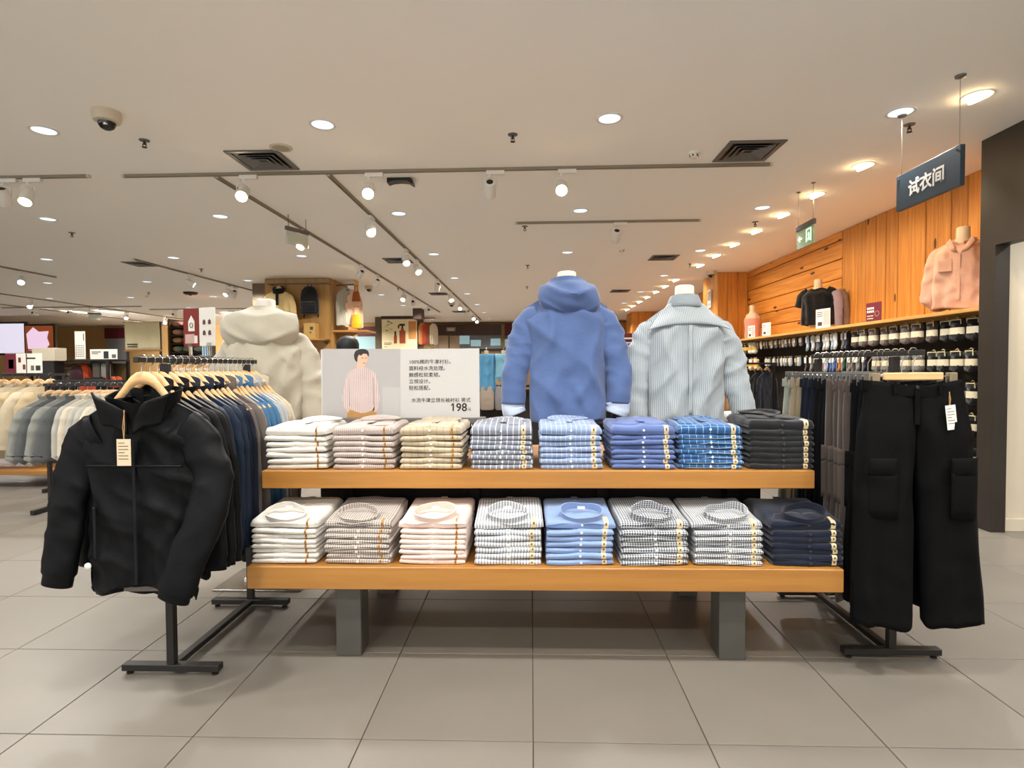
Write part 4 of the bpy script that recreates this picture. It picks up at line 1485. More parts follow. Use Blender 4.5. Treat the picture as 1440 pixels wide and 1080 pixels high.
P = [[(x_, 0.035 + 0.005 * math.sin(14 * x_), z_) for x_ in np.linspace(-0.12, 0.16, 16)] for z_ in np.linspace(-0.782, -0.6, 5)]
MB().grid(P).build('lining', fabric('grey_lining', '#77726c', rough=0.5), jk, solid=0.003)
hang_tag(jk, (0.0, -0.108, -0.04), 0.115, 0.054, 0.1)
make_hanger('coat_hanger', 'light wooden hanger holding the first black windbreaker', None, (RX + 0.01, JY, RZ))

seq = [('black', 3), ('charcoal', 1), ('navy', 3), ('deepnavy', 2), ('grey', 2), ('taupe', 1), ('blue', 3), ('mist', 2), ('cream', 2)]
names = {'black': 'black windbreaker hanging close behind the tagged one', 'charcoal': 'charcoal jacket hanging between the black and navy ones', 'navy': 'navy blue jacket hanging in the rack', 'deepnavy': 'very dark navy jacket hanging next to the grey ones',
         'grey': 'dark grey jacket hanging in the rack', 'taupe': 'pale taupe jacket hanging between grey and blue ones', 'blue': 'sky blue jacket hanging in the rack', 'mist': 'pale grey jacket hanging next to the blue ones', 'cream': 'cream jacket hanging at the end of the rack'}
tot = sum(n for _, n in seq)
k = 0
protos = {}
for col, n in seq:
    for i in range(n):
        cn = 'very dark navy' if col == 'deepnavy' else col
        Y = 2.25 + 0.046 * k
        key = (col, i % 2)
        lbl = f'{ORD[i]} {cn} jacket along the rack behind the tagged windbreaker' if n > 1 else names[col]
        grp = f'{col} jackets on the rack' if n > 1 else None
        tw = math.radians(random.uniform(-4, 1))
        if key in protos:
            dup(protos[key], (RX + random.uniform(-0.008, 0.008), Y, RZ - 0.14), tw, label=lbl)
        else:
            protos[key] = make_jacket('jacket', lbl, 'jacket', fj[col], (RX + random.uniform(-0.008, 0.008), Y, RZ - 0.14), tw, grp, sh=0.215 if k < 3 else 0.2, hem=0.2 if k < 3 else 0.185, L=0.74 + 0.02 * (k % 3), seed=30 + k, res=1 if k < 6 else 0, collar=['stand', 'shirt'][k % 2],
                                      dep=0.014, spread=0.05 if k < 3 else 0.012, sl_r=0.07 if k < 3 else 0.06, fold=0.003, sl_flat=0.3)
        make_hanger('coat_hanger', f'wooden hanger of the {ORD[i]} {cn} jacket along the rack behind the tagged windbreaker', f'hangers of {col} jackets', (RX, Y, RZ), tw)
        k += 1

# right-hand rack of trousers
PX, PZ = 1.585, 1.345
rack('black metal rack hung with wide cargo trousers', PX, 2.36, 3.26, 2.54, 3.2, PZ)
ft = {k: fabric('trouser_' + k, h, slub=0.08, rough=0.85, wrinkle=0.5, wscale=10, sheen=s) for k, h, s in (('black', '#0a0a0b', 0.0), ('washed', '#121314', 0.0), ('brown', '#4a413b', 0.3), ('navy', '#171c28', 0.15), ('khaki', '#8d8069', 0.25), ('sage', '#8f9488', 0.25))}
tr = make_trousers('trousers', 'black wide cargo trousers with a white tag, first on the rack', ft['black'], (PX - 0.012, 2.40, PZ - 0.125), 0.0, None, waist=0.2, L=1.0, hem=0.122, seed=4, cargo=True, out=0.06, dep=0.055, thigh=0.12)
hang_tag(tr, (0.115, -0.045, -0.035), 0.06, 0.04, 0.1, rot=-0.12, mat=m_card)
make_hanger('clip_hanger', 'wooden clip hanger with metal clips holding the first black trousers', None, (PX - 0.012, 2.40, PZ), clip='wood')
k = 0
protos = {}
pn = {'black': 'black wide trousers hanging behind the tagged pair', 'brown': 'dark brown cargo trousers hanging in the rack', 'navy': 'dark navy trousers hanging in the rack', 'washed': 'faded black trousers hanging next to the navy ones', 'khaki': 'khaki trousers hanging near the end of the rack', 'sage': 'pale sage trousers at the end of the rack'}
for col, n in (('black', 2), ('brown', 4), ('washed', 3), ('navy', 3), ('khaki', 2), ('sage', 2)):
    for i in range(n):
        Y = 2.505 + 0.047 * k
        lb = f'{ORD[i]} {dict(washed="faded black").get(col, col)} trousers along the rack behind the tagged pair'
        key = (col, i % 2)
        tw = math.radians(random.uniform(-2, 2))
        xx = PX + random.uniform(-0.006, 0.006) + 0.006
        if key in protos:
            t = dup(protos[key], (xx, Y, PZ - 0.125), tw, label=lb)
        else:
            t = protos[key] = make_trousers('trousers', lb, ft[col], (xx, Y, PZ - 0.125), tw, f'{col} trousers on the rack', waist=0.185, L=0.96 + 0.015 * (k % 3), hem=0.108, seed=50 + k, res=1 if k < 7 else 0, cargo=k < 6, out=0.0, dep=0.0145, thigh=0.1)
            if col in ('navy', 'washed') and i == 0:
                hang_tag(t, (-0.1, -0.035, -0.03), 0.08, 0.035, 0.12, mat=m_card)
        make_hanger('clip_hanger', f'steel clip hanger of the {lb}', f'clip hangers of {col} trousers', (xx, Y, PZ), tw, clip=True)
        k += 1

# ------------------------------------------------------------------ mannequins and what they wear
m_mann = plain('mannequin_white', '#d9d3c8', 0.55, var=0.02)
m_mannb = plain('mannequin_beige', '#d8c0a0', 0.6, var=0.03)


def bust(label, loc, rz, pole_h, sc_=1.0, mat=None, base=0.1, hip=True, neck_h=0.11):
    """headless torso form; loc is the neck base, the form stands on a pole of height pole_h below it"""
    mat = mat or m_mann
    o = thing('mannequin', label, 'mannequin', loc, rz)
    prof = [(-0.60, 0.125, 0.085), (-0.5, 0.15, 0.1), (-0.38, 0.128, 0.085), (-0.22, 0.15, 0.1), (-0.12, 0.16, 0.09), (-0.06, 0.13, 0.065), (-0.02, 0.075, 0.055), (0.02, 0.058, 0.056), (neck_h, 0.055, 0.056), (neck_h + 0.006, 0.045, 0.045)]
    rings = [[(a * sc_ * math.cos(t), b * sc_ * math.sin(t) + 0.008, z * sc_ if z < 0 else z) for t in np.linspace(0, 2 * PI, 28, endpoint=False)] for z, a, b in prof]
    MB().loft(rings, cap=True).build('torso', mat, o, angle=60)
    MB().tube([(0, 0, -0.58 * sc_), (0, 0, -pole_h + 0.012)], 0.012, 10).build('pole', m_gmetal, o)
    MB().lathe([(base, -pole_h + 0.0005), (base, -pole_h + 0.01), (base * 0.9, -pole_h + 0.014)], n=28).build('base', m_gmetal, o)
    return o


# blue hooded sweatshirt
HY = 3.14
hp = at(797, 414, HY)
bust('white headless torso mannequin wearing the blue hoodie', hp, PI, hp.z - zu1, 0.92, neck_h=0.115)
m_hood = fabric('blue_slub_jersey', '#50648f', slub=0.14, wrinkle=0.45, wscale=10)
m_oxf = fabric('oxford_blue_lining', '#9fb0cc', 'stripe', '#d5dde8', 130, 0.35)
hd_ = thing('hoodie', 'blue hooded sweatshirt seen from behind on the mannequin', 'hoodie', hp, PI)
b = MB()
torso(b, 0.075, sh=0.225, hem=0.205, L=0.69, drop=0.075, dep=0.125, nu=96, nv=54, seed=3, fold=0.010, nf=3, waist=0.02, thin=0.03, crease=0.019, cf=17.0, boxy=0.72, neckdip=0.01, flare=0.7)
b.build('body', m_hood, hd_, solid=0.006, angle=70)
# local x is mirrored: the garment faces away
for s, path, cw in ((1, [(0.15, 0, -0.145), (0.205, 0.0, -0.168), (0.25, 0.01, -0.29), (0.287, 0.02, -0.43), (0.297, 0.03, -0.60)], 1), (-1, [(-0.15, 0, -0.145), (-0.205, 0.0, -0.168), (-0.246, 0.01, -0.29), (-0.278, 0.03, -0.43), (-0.272, 0.05, -0.60)], -1)):
    q = MB()
    sleeve(q, path, 0.092, 0.062, n=28, m=50, flat=0.85, wr=0.085, seed=11 + s)
    sl = q.build('sleeve', m_hood, hd_, angle=70, solid=0.005)
    e = path[-1]
    q = MB()
    sleeve(q, [(e[0] - 0.003 * s, e[1] - 0.002, e[2] + 0.015), (e[0], e[1], e[2] - 0.02), (e[0] - 0.012 * s, e[1], e[2] - 0.055)], 0.062, 0.058, n=24, m=10, flat=0.8, wr=0.06, seed=5)
    q.build('turned_cuff', m_oxf, sl, solid=0.006, angle=70)
MB().grid([[(0.205 * math.cos(t) * k, 0.128 * math.sin(t) * k, z + 0.004 * math.sin(4 * t)) for t in np.linspace(0, 2 * PI, 49)] for z, k in ((-0.655, 1.0), (-0.67, 0.99), (-0.70, 0.96))]).build('hem_rib', m_hood, hd_, solid=0.004, angle=70)


def draped_hood(parent, mat, w, top, bot, out, neck_r, y0, seed, name='hood', tipx=0.0):
    """hood fallen on the back (+y): a limp pouch, wide at the nape, rounded to a low point, with a deep mouth fold"""
    b = MB()
    nu, nv = 49, 30
    P = []
    for j in range(nv):
        v = j / (nv - 1)
        row = []
        for i in range(nu):
            u = -1 + 2 * i / (nu - 1)
            # outline: half-width shrinks to a rounded point at the bottom
            hw = w * (1 - 0.10 * (1 - v) ** 2) * max(0.0, 1 - v ** 3.2) ** 0.5 * (0.98 + 0.06 * math.sin(PI * v))
            x = u * hw + tipx * v ** 2
            z = lerp(top, bot, v) - 0.05 * (1 - abs(u) ** 2.0) * (1 - v) * 0 + 0.03 * abs(u) ** 2 * (1 - v) * -1
            bulge = math.sin(PI * min(1, 0.08 + v * 0.94)) ** 0.65 * math.sqrt(max(0, 1 - u * u * 0.92))
            y = y0 + out * bulge
            # folds sweeping from the shoulders to the middle
            y += 0.03 * ((1 - abs(math.sin(5.2 * v + 2.6 * u * u + 0.5 * u + seed))) ** 1.5 - 0.3) * bulge + 0.007 * math.sin(5 * u + 7 * v + seed * 2) * bulge
            y += 0.010 * math.sin(2.2 * u + 3) * bulge
            row.append((x, y, z))
        P.append(row)
    # the rim curls forward around the neck
    rim = []
    for k, (dz, f) in enumerate(((-0.035, 0.75), (-0.006, 0.95), (0.012, 1.0))):
        row = []
        for i in range(nu):
            u = -1 + 2 * i / (nu - 1)
            a = u * PI * 0.72
            row.append((neck_r * 1.12 * math.sin(a) * f + 0, neck_r * math.cos(a) * f * 0.95, top + dz + 0.01 - 0.05 * (1 - math.cos(a)) * 0.6))
        rim.append(row)
    b.grid(rim + P)
    return b.build(name, mat, parent, solid=0.008, angle=80)


draped_hood(hd_, m_hood, 0.165, 0.062, -0.135, 0.125, 0.098, 0.055, 1.0, tipx=-0.035)
q = MB()
neckband(q, 0.104, 0.088, 0.075, n=40, front_drop=0.05, flare=0.04, thick=0.01)
q.build('hood_rim', m_hood, hd_, angle=70)

# striped shirt
SHY = 3.2
sp = at(962, 429, SHY)
bust('white headless torso mannequin wearing the striped shirt', sp, PI, sp.z - zu1, 0.92, neck_h=0.10)
m_str = fabric('blue_grey_stripe_cotton', '#a9b0b3', 'stripe', '#838e96', 108, 0.36, slub=0.05, wrinkle=0.5, wscale=9)
m_stry = fabric('blue_grey_yoke_cotton', '#9aa3a8', 'stripe', '#828d95', 108, 0.36, slub=0.05, axis='z')
st = thing('shirt', 'pale striped button-down shirt seen from behind on the mannequin', 'shirt', sp, PI)
b = MB()
torso(b, 0.07, sh=0.235, hem=0.205, L=0.66, drop=0.105, dep=0.125, nu=96, nv=54, seed=14, fold=0.009, nf=3, waist=0.03, thin=0.03, crease=0.017, cf=19.0, boxy=0.75, neckdip=0.0, flare=0.7)
b.build('body', m_str, st, solid=0.004, angle=70)
for s, path in ((1, [(0.15, 0, -0.155), (0.21, 0.0, -0.19), (0.255, 0.0, -0.33), (0.272, 0.01, -0.48), (0.268, 0.02, -0.63)]), (-1, [(-0.15, 0, -0.155), (-0.21, 0.0, -0.19), (-0.262, 0.0, -0.33), (-0.296, 0.02, -0.48), (-0.325, 0.04, -0.63)])):
    q = MB()
    sleeve(q, path, 0.088, 0.062, n=28, m=50, flat=0.8, wr=0.11, seed=31 + s)
    sl = q.build('sleeve', m_str, st, angle=70, solid=0.004)
    e = path[-1]
    q = MB()
    sleeve(q, [(e[0], e[1], e[2] + 0.01), (e[0] + 0.002 * s, e[1], e[2] - 0.03), (e[0] + 0.004 * s, e[1], e[2] - 0.06)], 0.064, 0.062, n=24, m=8, flat=0.78, wr=0.03, seed=6)
    q.build('cuff', m_str, sl, solid=0.005, angle=70)
# yoke across the shoulders and the box pleat under it
P = []
for v in np.linspace(0, 1, 9):
    row = []
    for u in np.linspace(-1, 1, 41):
        x = u * lerp(0.10, 0.222, v ** 0.6)
        zt = -0.105 * max(0, (abs(x) - 0.07) / 0.165) ** 1.15
        z = lerp(zt + 0.012, -0.115 - 0.03 * abs(u) ** 2.5, v)
        y = lerp(0.045, 0.131, sstep(0, 0.9, v)) * (1 - 0.22 * abs(u) ** 5)
        row.append((x, float(y), z))
    P.append(row)
MB().grid(P).build('yoke', m_str, st, solid=0.003, angle=70)
MB().grid([[(x, 0.138 + 0.003 * math.cos(x * 300), z) for x in np.linspace(-0.009, 0.009, 7)] for z in np.linspace(-0.12, -0.60, 14)]).build('box_pleat', m_str, st, solid=0.004, angle=70)
q = MB()
neckband(q, 0.078, 0.075, 0.05, n=40, front_drop=0.02, flare=-0.10, thick=0.006)
q.build('collar_stand', m_stry, st, angle=70)
P = [[(r * math.sin(a), r * 0.95 * math.cos(a), z - 0.02 * (1 - math.cos(a)) * 0.5) for a in np.linspace(-2.5, 2.5, 37)] for r, z in ((0.071, 0.052), (0.076, 0.054), (0.092, 0.012), (0.096, -0.012))]
MB().grid(P).build('collar_fall', m_stry, st, solid=0.004, angle=70)

# full mannequin in a pale hooded jacket behind the dark jackets
MY = 3.42
mp_ = at(375, 452, MY)
mn = thing('mannequin', 'full-length white mannequin in pale jacket, dark trousers and trainers behind the rack', 'mannequin', (mp_.x, MY, 0), PI)
zn = mp_.z
prof = [(0.86, 0.145, 0.10), (0.95, 0.15, 0.105), (1.06, 0.125, 0.085), (1.2, 0.145, 0.095), (zn - 0.14, 0.155, 0.09), (zn - 0.07, 0.13, 0.068), (zn - 0.02, 0.075, 0.056), (zn + 0.02, 0.057, 0.056), (zn + 0.125, 0.055, 0.056), (zn + 0.131, 0.045, 0.045)]
MB().loft([[(a * math.cos(t), b * math.sin(t) + 0.008, z) for t in np.linspace(0, 2 * PI, 28, endpoint=False)] for z, a, b in prof], cap=True).build('torso', m_mann, mn, angle=60)
MB().box((0, 0.02, 0.006), (0.52, 0.36, 0.010), 0.002).build('base_plate', plain('steel_plate', '#8f8a80', 0.25, metal=0.8), mn, smooth=False)
for s in (-1, 1):
    MB().loft([[(s * 0.09 + r * math.cos(t), r2 * math.sin(t), z) for t in np.linspace(0, 2 * PI, 14, endpoint=False)] for z, r, r2 in ((0.10, 0.035, 0.04), (0.3, 0.05, 0.052), (0.5, 0.055, 0.06), (0.7, 0.07, 0.078), (0.9, 0.074, 0.09))], cap=True).build('leg', m_mann, mn, angle=60)
tr2 = make_trousers('trousers', 'dark trousers worn by the full-length mannequin', ft['washed'], (mp_.x, MY, 0.95), PI, None, waist=0.17, L=0.82, hem=0.085, seed=77, res=0, out=0.0, dep=0.09, thigh=0.1)
for s in (-1, 1):
    sh2 = thing('trainer', 'grey trainer on the base plate of the full-length mannequin' if s < 0 else 'black trainer on the base plate of the full-length mannequin', 'shoe', (mp_.x + s * 0.09, MY, 0.012), PI)
    mt = plain('shoe_grey', '#8d8a84', 0.7) if s < 0 else plain('shoe_black', '#1d1d1f', 0.6)
    rings = []
    for y, hw, h in ((0.075, 0.03, 0.07), (0.06, 0.04, 0.095), (0.0, 0.042, 0.10), (-0.06, 0.045, 0.075), (-0.13, 0.05, 0.055), (-0.17, 0.045, 0.045), (-0.195, 0.02, 0.03)):
        rings.append([(hw * math.cos(t), y, 0.02 + (h - 0.02) * max(0, math.sin(t)) ** 0.7 if math.sin(t) > 0 else 0.02) for t in np.linspace(0, 2 * PI, 16, endpoint=False)])
    MB().loft(rings, cap=True).build('upper', mt, sh2, angle=60)
    MB().prism([(0, 0), (1, 0)], 0, 0) if False else None
    so = MB()
    ol = [(0.04, 0.08), (0.047, 0.0), (0.053, -0.12), (0.04, -0.19), (0.0, -0.205), (-0.04, -0.19), (-0.053, -0.12), (-0.047, 0.0), (-0.04, 0.08)]
    so.loft([[(x, y, z) for x, y in ol] for z in (0.0, 0.022)], cap=True)
    so.build('sole', m_white, sh2, angle=30)
    MB().tube([(-0.02, -0.05, 0.088), (0.02, -0.07, 0.083), (-0.02, -0.09, 0.076), (0.02, -0.11, 0.07)], 0.003, 5).build('lace', m_white, sh2)
m_pale = fabric('pale_stone_nylon', '#ada796', slub=0.04, rough=0.65, wrinkle=0.6, wscale=8)
pj = thing('jacket', 'pale stone hooded jacket seen from behind on the full-length mannequin', 'jacket', (mp_.x, MY, zn), PI)
b = MB()
torso(b, 0.08, sh=0.24, hem=0.25, L=0.78, drop=0.10, dep=0.14, nu=96, nv=50, seed=23, fold=0.012, nf=4, thin=0.03, crease=0.024, cf=17.0, boxy=0.72, neckdip=0.0)
b.build('body', m_pale, pj, solid=0.005, angle=70)
for s, path in ((1, [(0.15, 0, -0.16), (0.215, 0.0, -0.195), (0.275, 0.0, -0.34), (0.30, 0.01, -0.5), (0.30, 0.02, -0.7)]), (-1, [(-0.15, 0, -0.16), (-0.215, 0.0, -0.195), (-0.272, 0.0, -0.34), (-0.30, 0.03, -0.5), (-0.31, 0.05, -0.7)])):
    q = MB()
    sleeve(q, path, 0.098, 0.07, n=28, m=50, flat=0.8, wr=0.11, seed=41 + s, cuff=0.06)
    q.build('sleeve', m_pale, pj, angle=70, solid=0.005)
draped_hood(pj, m_pale, 0.245, 0.06, -0.19, 0.12, 0.10, 0.06, 2.2)
q = MB()
neckband(q, 0.112, 0.09, 0.09, n=40, front_drop=0.03, flare=0.0, thick=0.008, zc=-0.02)
q.build('collar', m_pale, pj, angle=70)

# a shopper standing behind the sign, only the dark hair shows above it
PYY = 5.3
pp = at(489, 472, PYY)
H_ = pp.z
person = thing('person', 'person with dark hair and dark coat standing behind the price sign', 'person', (pp.x, PYY, 0))
me = bpy.data.meshes.new('body')
J = [(0, 0, 0.90), (0, 0, 1.05), (0, 0.005, 1.22), (0, 0.01, 1.33), (0, 0, 1.40), (0, -0.005, 1.47), (0, -0.01, 1.54),
     (-0.09, 0, 0.86), (-0.10, -0.01, 0.48), (-0.10, 0.02, 0.09), (-0.105, -0.10, 0.04), (0.09, 0, 0.86), (0.10, -0.01, 0.48), (0.10, 0.02, 0.09), (0.105, -0.10, 0.04),
     (-0.17, 0.01, 1.33), (-0.215, 0.02, 1.08), (-0.20, -0.06, 0.86), (0.17, 0.01, 1.33), (0.215, 0.02, 1.08), (0.20, -0.06, 0.86)]
J = [(x, y, z * H_ / 1.66) for x, y, z in J]
E_ = [(0, 1), (1, 2), (2, 3), (3, 4), (4, 5), (5, 6), (0, 7), (7, 8), (8, 9), (9, 10), (0, 11), (11, 12), (12, 13), (13, 14), (3, 15), (15, 16), (16, 17), (3, 18), (18, 19), (19, 20)]
RR = [0.13, 0.125, 0.135, 0.11, 0.055, 0.075, 0.085, 0.085, 0.06, 0.042, 0.035, 0.085, 0.06, 0.042, 0.035, 0.062, 0.045, 0.032, 0.062, 0.045, 0.032]
me.from_pydata(J, E_, [])
po = bpy.data.objects.new('body', me)
COL.objects.link(po)
po.parent = person
sk = po.modifiers.new('skin', 'SKIN')
for i, v in enumerate(me.skin_vertices[0].data):
    v.radius = (RR[i], RR[i] * (0.75 if i in (0, 1, 2, 3) else 1.0))
me.skin_vertices[0].data[0].use_root = True
su = po.modifiers.new('sub', 'SUBSURF')
su.levels = su.render_levels = 2
me.materials.append(plain('dark_coat', '#17181b', 0.8))
hk = H_ / 1.66
MB().loft([[(r * math.cos(t), 0.0 + r * 1.15 * math.sin(t), z * hk) for t in np.linspace(0, 2 * PI, 24, endpoint=False)] for z, r in ((1.44, 0.07), (1.47, 0.088), (1.53, 0.10), (1.58, 0.101), (1.62, 0.088), (1.648, 0.055), (1.66, 0.012))], cap=True).build('hair', plain('black_hair', '#0e0d0d', 0.6), person, angle=80)
MB().loft([[(r * math.cos(t), -0.035 + r * math.sin(t), z * hk) for t in np.linspace(0, 2 * PI, 18, endpoint=False)] for z, r in ((1.40, 0.04), (1.44, 0.062), (1.50, 0.08), (1.56, 0.078))], cap=True).build('face', plain('skin_tone', '#c69a80', 0.6), person, angle=80)

# ------------------------------------------------------------------ pine wall shelf with socks
SZ = 1.755
shf = thing('wall_shelf', 'long oak shelf with dark peg panel running along the pine wall', 'shelf', (3.79, 7.68, 0))
MB().box((0, 0, SZ - 0.016), (0.44, 6.1, 0.032), 0.003).build('shelf_board', m_oaky, shf, smooth=False)
MB().box((0.215, 0, 0.865), (0.02, 6.1, 1.73)).build('back_panel', m_shelfdark, shf, smooth=False)
MB().box((0.0, -3.03, 0.86), (0.42, 0.025, 1.72)).build('side_panel', m_shelfdark, shf, smooth=False)
MB().box((0.02, 0, 0.06), (0.36, 6.0, 0.12), 0.003).build('plinth', m_oaky, shf, smooth=False)
sockm = {k: fabric('sock_' + k, h, slub=0.15, wrinkle=0.6, wscale=25) for k, h in (('brown', '#43362f'), ('mauve', '#6d5f5a'), ('black', '#131314'), ('grey', '#6f6d6a'), ('white', '#d9d6d0'), ('cream', '#d8c8a8'), ('red', '#a3151a'), ('blue', '#2c4f96'), ('navy', '#1c2233'),
                                                                                  ('orange', '#b5651f'), ('green', '#1f4a3a'), ('sky', '#9fb4c6'), ('tan', '#a98760'))}
m_band = plain('sock_band', '#e3d8bb', 0.7, var=0.03)
m_bandy = plain('yellow_band', '#d9a93a', 0.7)
m_hookp = plain('cream_plastic', '#dccfa6', 0.45)


def sock_proto(kind):
    """meshes of a sock pair on its hook, front -y, hook at the origin"""
    out = []
    if kind == 'roll':
        b = MB()
        rings = []
        for z, w, d in ((-0.015, 0.03, 0.018), (-0.022, 0.055, 0.026), (-0.05, 0.061, 0.03), (-0.075, 0.06, 0.026), (-0.12, 0.06, 0.026), (-0.15, 0.064, 0.034), (-0.175, 0.058, 0.034), (-0.19, 0.035, 0.02)):
            rings.append([(w * spow(math.cos(t), 0.7), d * spow(math.sin(t), 0.8) + 0.004 * math.sin(3 * t + z * 40), z + 0.004 * math.sin(2 * t)) for t in np.linspace(0, 2 * PI, 16, endpoint=False)])
        out.append(('sock', b.loft([[tuple(map(float, p)) for p in r] for r in rings], cap=True), 'sock', 70))
        b = MB()
        out.append(('paper_band', b.loft([[(float(0.064 * spow(math.cos(t), 0.7)), float(0.031 * spow(math.sin(t), 0.8)), z) for t in np.linspace(0, 2 * PI, 16, endpoint=False)] for z in (-0.078, -0.135)]), m_band, 40))
        b = MB().tube([(0, -0.012, 0.004), (0, 0.0, 0.012), (0, 0.01, 0.004), (0, 0.006, -0.008)], 0.004, 6)
        b.tube([(-0.055, -0.012, -0.045), (-0.052, -0.02, -0.012), (0.052, -0.02, -0.012), (0.055, -0.02, -0.05)], 0.0045, 6)
        out.append(('hook', b, m_hookp, 50))
    elif kind == 'ankle':
        b = MB()
        pts = [(0, 0, -0.01), (0, 0, -0.05), (0.002, 0, -0.10), (0.012, 0, -0.145), (0.0, -0.004, -0.175), (-0.02, -0.008, -0.195)]
        b.tube(pts, [0.03, 0.036, 0.034, 0.036, 0.034, 0.018], 12, flat=0.45, ref=(1, 0, 0))
        out.append(('sock', b, 'sock', 70))
        out.append(('card', MB().box((0, -0.019, -0.055), (0.05, 0.002, 0.075), 0.0005), m_card, 40))
        out.append(('hook', MB().tube([(0, -0.01, 0.0), (0, 0, 0.01), (0, 0.01, 0.0)], 0.0025, 6).box((0, -0.004, -0.008), (0.03, 0.006, 0.016)), m_hookp, 40))
    else:
        b = MB()
        b.tube([(0, 0, -0.01), (0, 0, -0.06), (0.004, 0, -0.1), (-0.006, -0.004, -0.125)], [0.022, 0.028, 0.03, 0.016], 10, flat=0.5, ref=(1, 0, 0))
        out.append(('sock', b, 'sock', 70))
        out.append(('card', MB().box((0, -0.016, -0.05), (0.036, 0.002, 0.055), 0.0005), m_band, 40))
        out.append(('hook', MB().tube([(0, -0.01, 0.0), (0, 0, 0.01), (0, 0.01, 0.0)], 0.0025, 6), m_hookp, 40))
    return out


SM = {}


def sock(kind, col, Y, Z, lbl, grp, band=None, X=3.67):
    Y += 0.2
    key = (kind, col, band)
    if key not in SM:
        SM[key] = [(nm, b.mesh(nm, sockm[col] if mt == 'sock' else (band if band is not None and nm in ('paper_band', 'card') else mt), angle=an)) for nm, b, mt, an in sock_proto(kind)]
    o = thing('sock_pair', lbl, 'socks', (X + random.uniform(-0.02, 0.02), Y, Z), -PI / 2 + random.uniform(-0.15, 0.15), grp)
    for nm, me in SM[key]:
        inst(nm, me, o)
    # the peg belongs to the shelf
    pg = MB().tube([(0, 0, 0), (0.33, 0, 0)], 0.003, 5).build('peg', m_chrome, shf)
    pg.location = (o.location.x - 3.79 - 0.02, Y - 7.68, Z + 0.004)


rows = [1.69, 1.42, 1.15, 0.88, 0.61, 0.35]


def run(r, y0, step, n, kind, cols, what, where, band=None):
    for i in range(n):
        c = cols[i % len(cols)]
        sock(kind, c, y0 + step * i, rows[r], f'{what.replace("@", c)}, {ORD[i]} peg {where}' if n > 1 else f'{what.replace("@", c)} {where}', f'{what.replace("@", c)} {where}', band)


run(0, 4.66, 0.16, 3, 'roll', ['black'], '@ cream-banded sock bundle', 'in the top row by the metal portal')
run(0, 5.14, 0.175, 8, 'roll', ['brown', 'brown', 'mauve', 'brown', 'mauve', 'mauve', 'mauve'], '@ cream-banded sock bundle', 'of the brown run in the top row')
run(0, 6.56, 0.1, 10, 'ankle', ['navy', 'grey', 'white', 'sky', 'white', 'white'], '@ ankle sock pair', 'of the ankle sock run in the top row')
run(0, 7.62, 0.09, 18, 'mini', ['mauve', 'grey', 'mauve', 'cream'], 'small @ sock pair', 'in the top row past the white socks')
run(0, 9.3, 0.13, 7, 'roll', ['white', 'white', 'black', 'black'], '@ yellow-banded sock bundle', 'in the top row near the pillar', m_bandy)
run(1, 4.66, 0.16, 4, 'roll', ['black'], '@ cream-banded sock bundle', 'in the second row by the metal portal')
run(1, 5.32, 0.17, 5, 'roll', ['grey'], '@ cream-banded sock bundle', 'in the second row')
run(1, 6.2, 0.1, 14, 'ankle', ['navy', 'grey', 'black', 'mauve', 'green', 'orange', 'blue', 'blue', 'sky', 'red', 'white'], '@ ankle sock pair', 'in the second row')
run(1, 7.66, 0.09, 14, 'mini', ['sky', 'white', 'grey'], 'small @ sock pair', 'in the second row')
run(1, 9.2, 0.13, 8, 'roll', ['cream', 'red', 'white', 'black'], '@ yellow-banded sock bundle', 'in the second row near the pillar', m_bandy)
for r, wd in ((2, 'third'), (3, 'fourth'), (4, 'fifth'), (5, 'lowest')):
    run(r, 4.66, 0.165, 5, 'roll', ['black'], '@ cream-banded sock bundle', f'in the {wd} row by the metal portal')
run(2, 8.9, 0.13, 7, 'roll', ['red', 'red', 'white'], '@ yellow-banded sock bundle', 'in the third row near the pillar', m_bandy)
run(3, 9.0, 0.13, 6, 'roll', ['tan', 'cream', 'black'], '@ yellow-banded sock bundle', 'in the fourth row near the pillar', m_bandy)

# things on top of the shelf
m_pinkl = fabric('pink_linen', '#dcab92', slub=0.1, wrinkle=0.7, wscale=12)
m_blk = fabric('black_jersey', '#141415', slub=0.05)
m_pinkt = fabric('pink_jersey', '#d98f7c', slub=0.04)
m_lilac = fabric('lilac_knit', '#93808a', slub=0.1)
bp = (3.79, 5.15, SZ + 0.63)
bust('beige headless bust wearing the pale pink linen shirt', bp, math.radians(-48), 0.63, 0.9, m_mannb, 0.09)
t = make_jacket('shirt', 'pale pink linen pyjama shirt on the bust by the metal portal', 'shirt', m_pinkl, bp, math.radians(-48), None, sh=0.2, hem=0.225, L=0.6, seed=61, collar='none', dep=0.115, spread=0.05, sleeveL=0.5, fold=0.012, sl_r=0.078, drop=0.06)
q = MB()
neckband(q, 0.085, 0.075, 0.035, n=32, front_drop=0.06, flare=0.2, thick=0.006, open_gap=0.25, zc=0.0)
q.build('collar', m_pinkl, t, angle=70)
for s in (-1, 1):
    MB().add([(s * 0.075, -0.075, 0.015), (s * 0.105, -0.09, -0.03), (s * 0.06, -0.125, -0.10), (s * 0.012, -0.122, -0.12)], [(0, 1, 2, 3)]).build('lapel', m_pinkl, t, solid=0.006)
MB().box((0, -0.124, -0.33), (0.02, 0.006, 0.4), 0.002).build('placket', m_pinkl, t, smooth=False)
MB().box((-0.1, -0.122, -0.22), (0.1, 0.006, 0.11), 0.002).build('chest_pocket', m_pinkl, t, smooth=False)
bp = (3.79, 7.68, SZ + 0.56)
bust('beige headless bust wearing the black T-shirt', bp, math.radians(-50), 0.56, 0.85, m_mannb, 0.09)
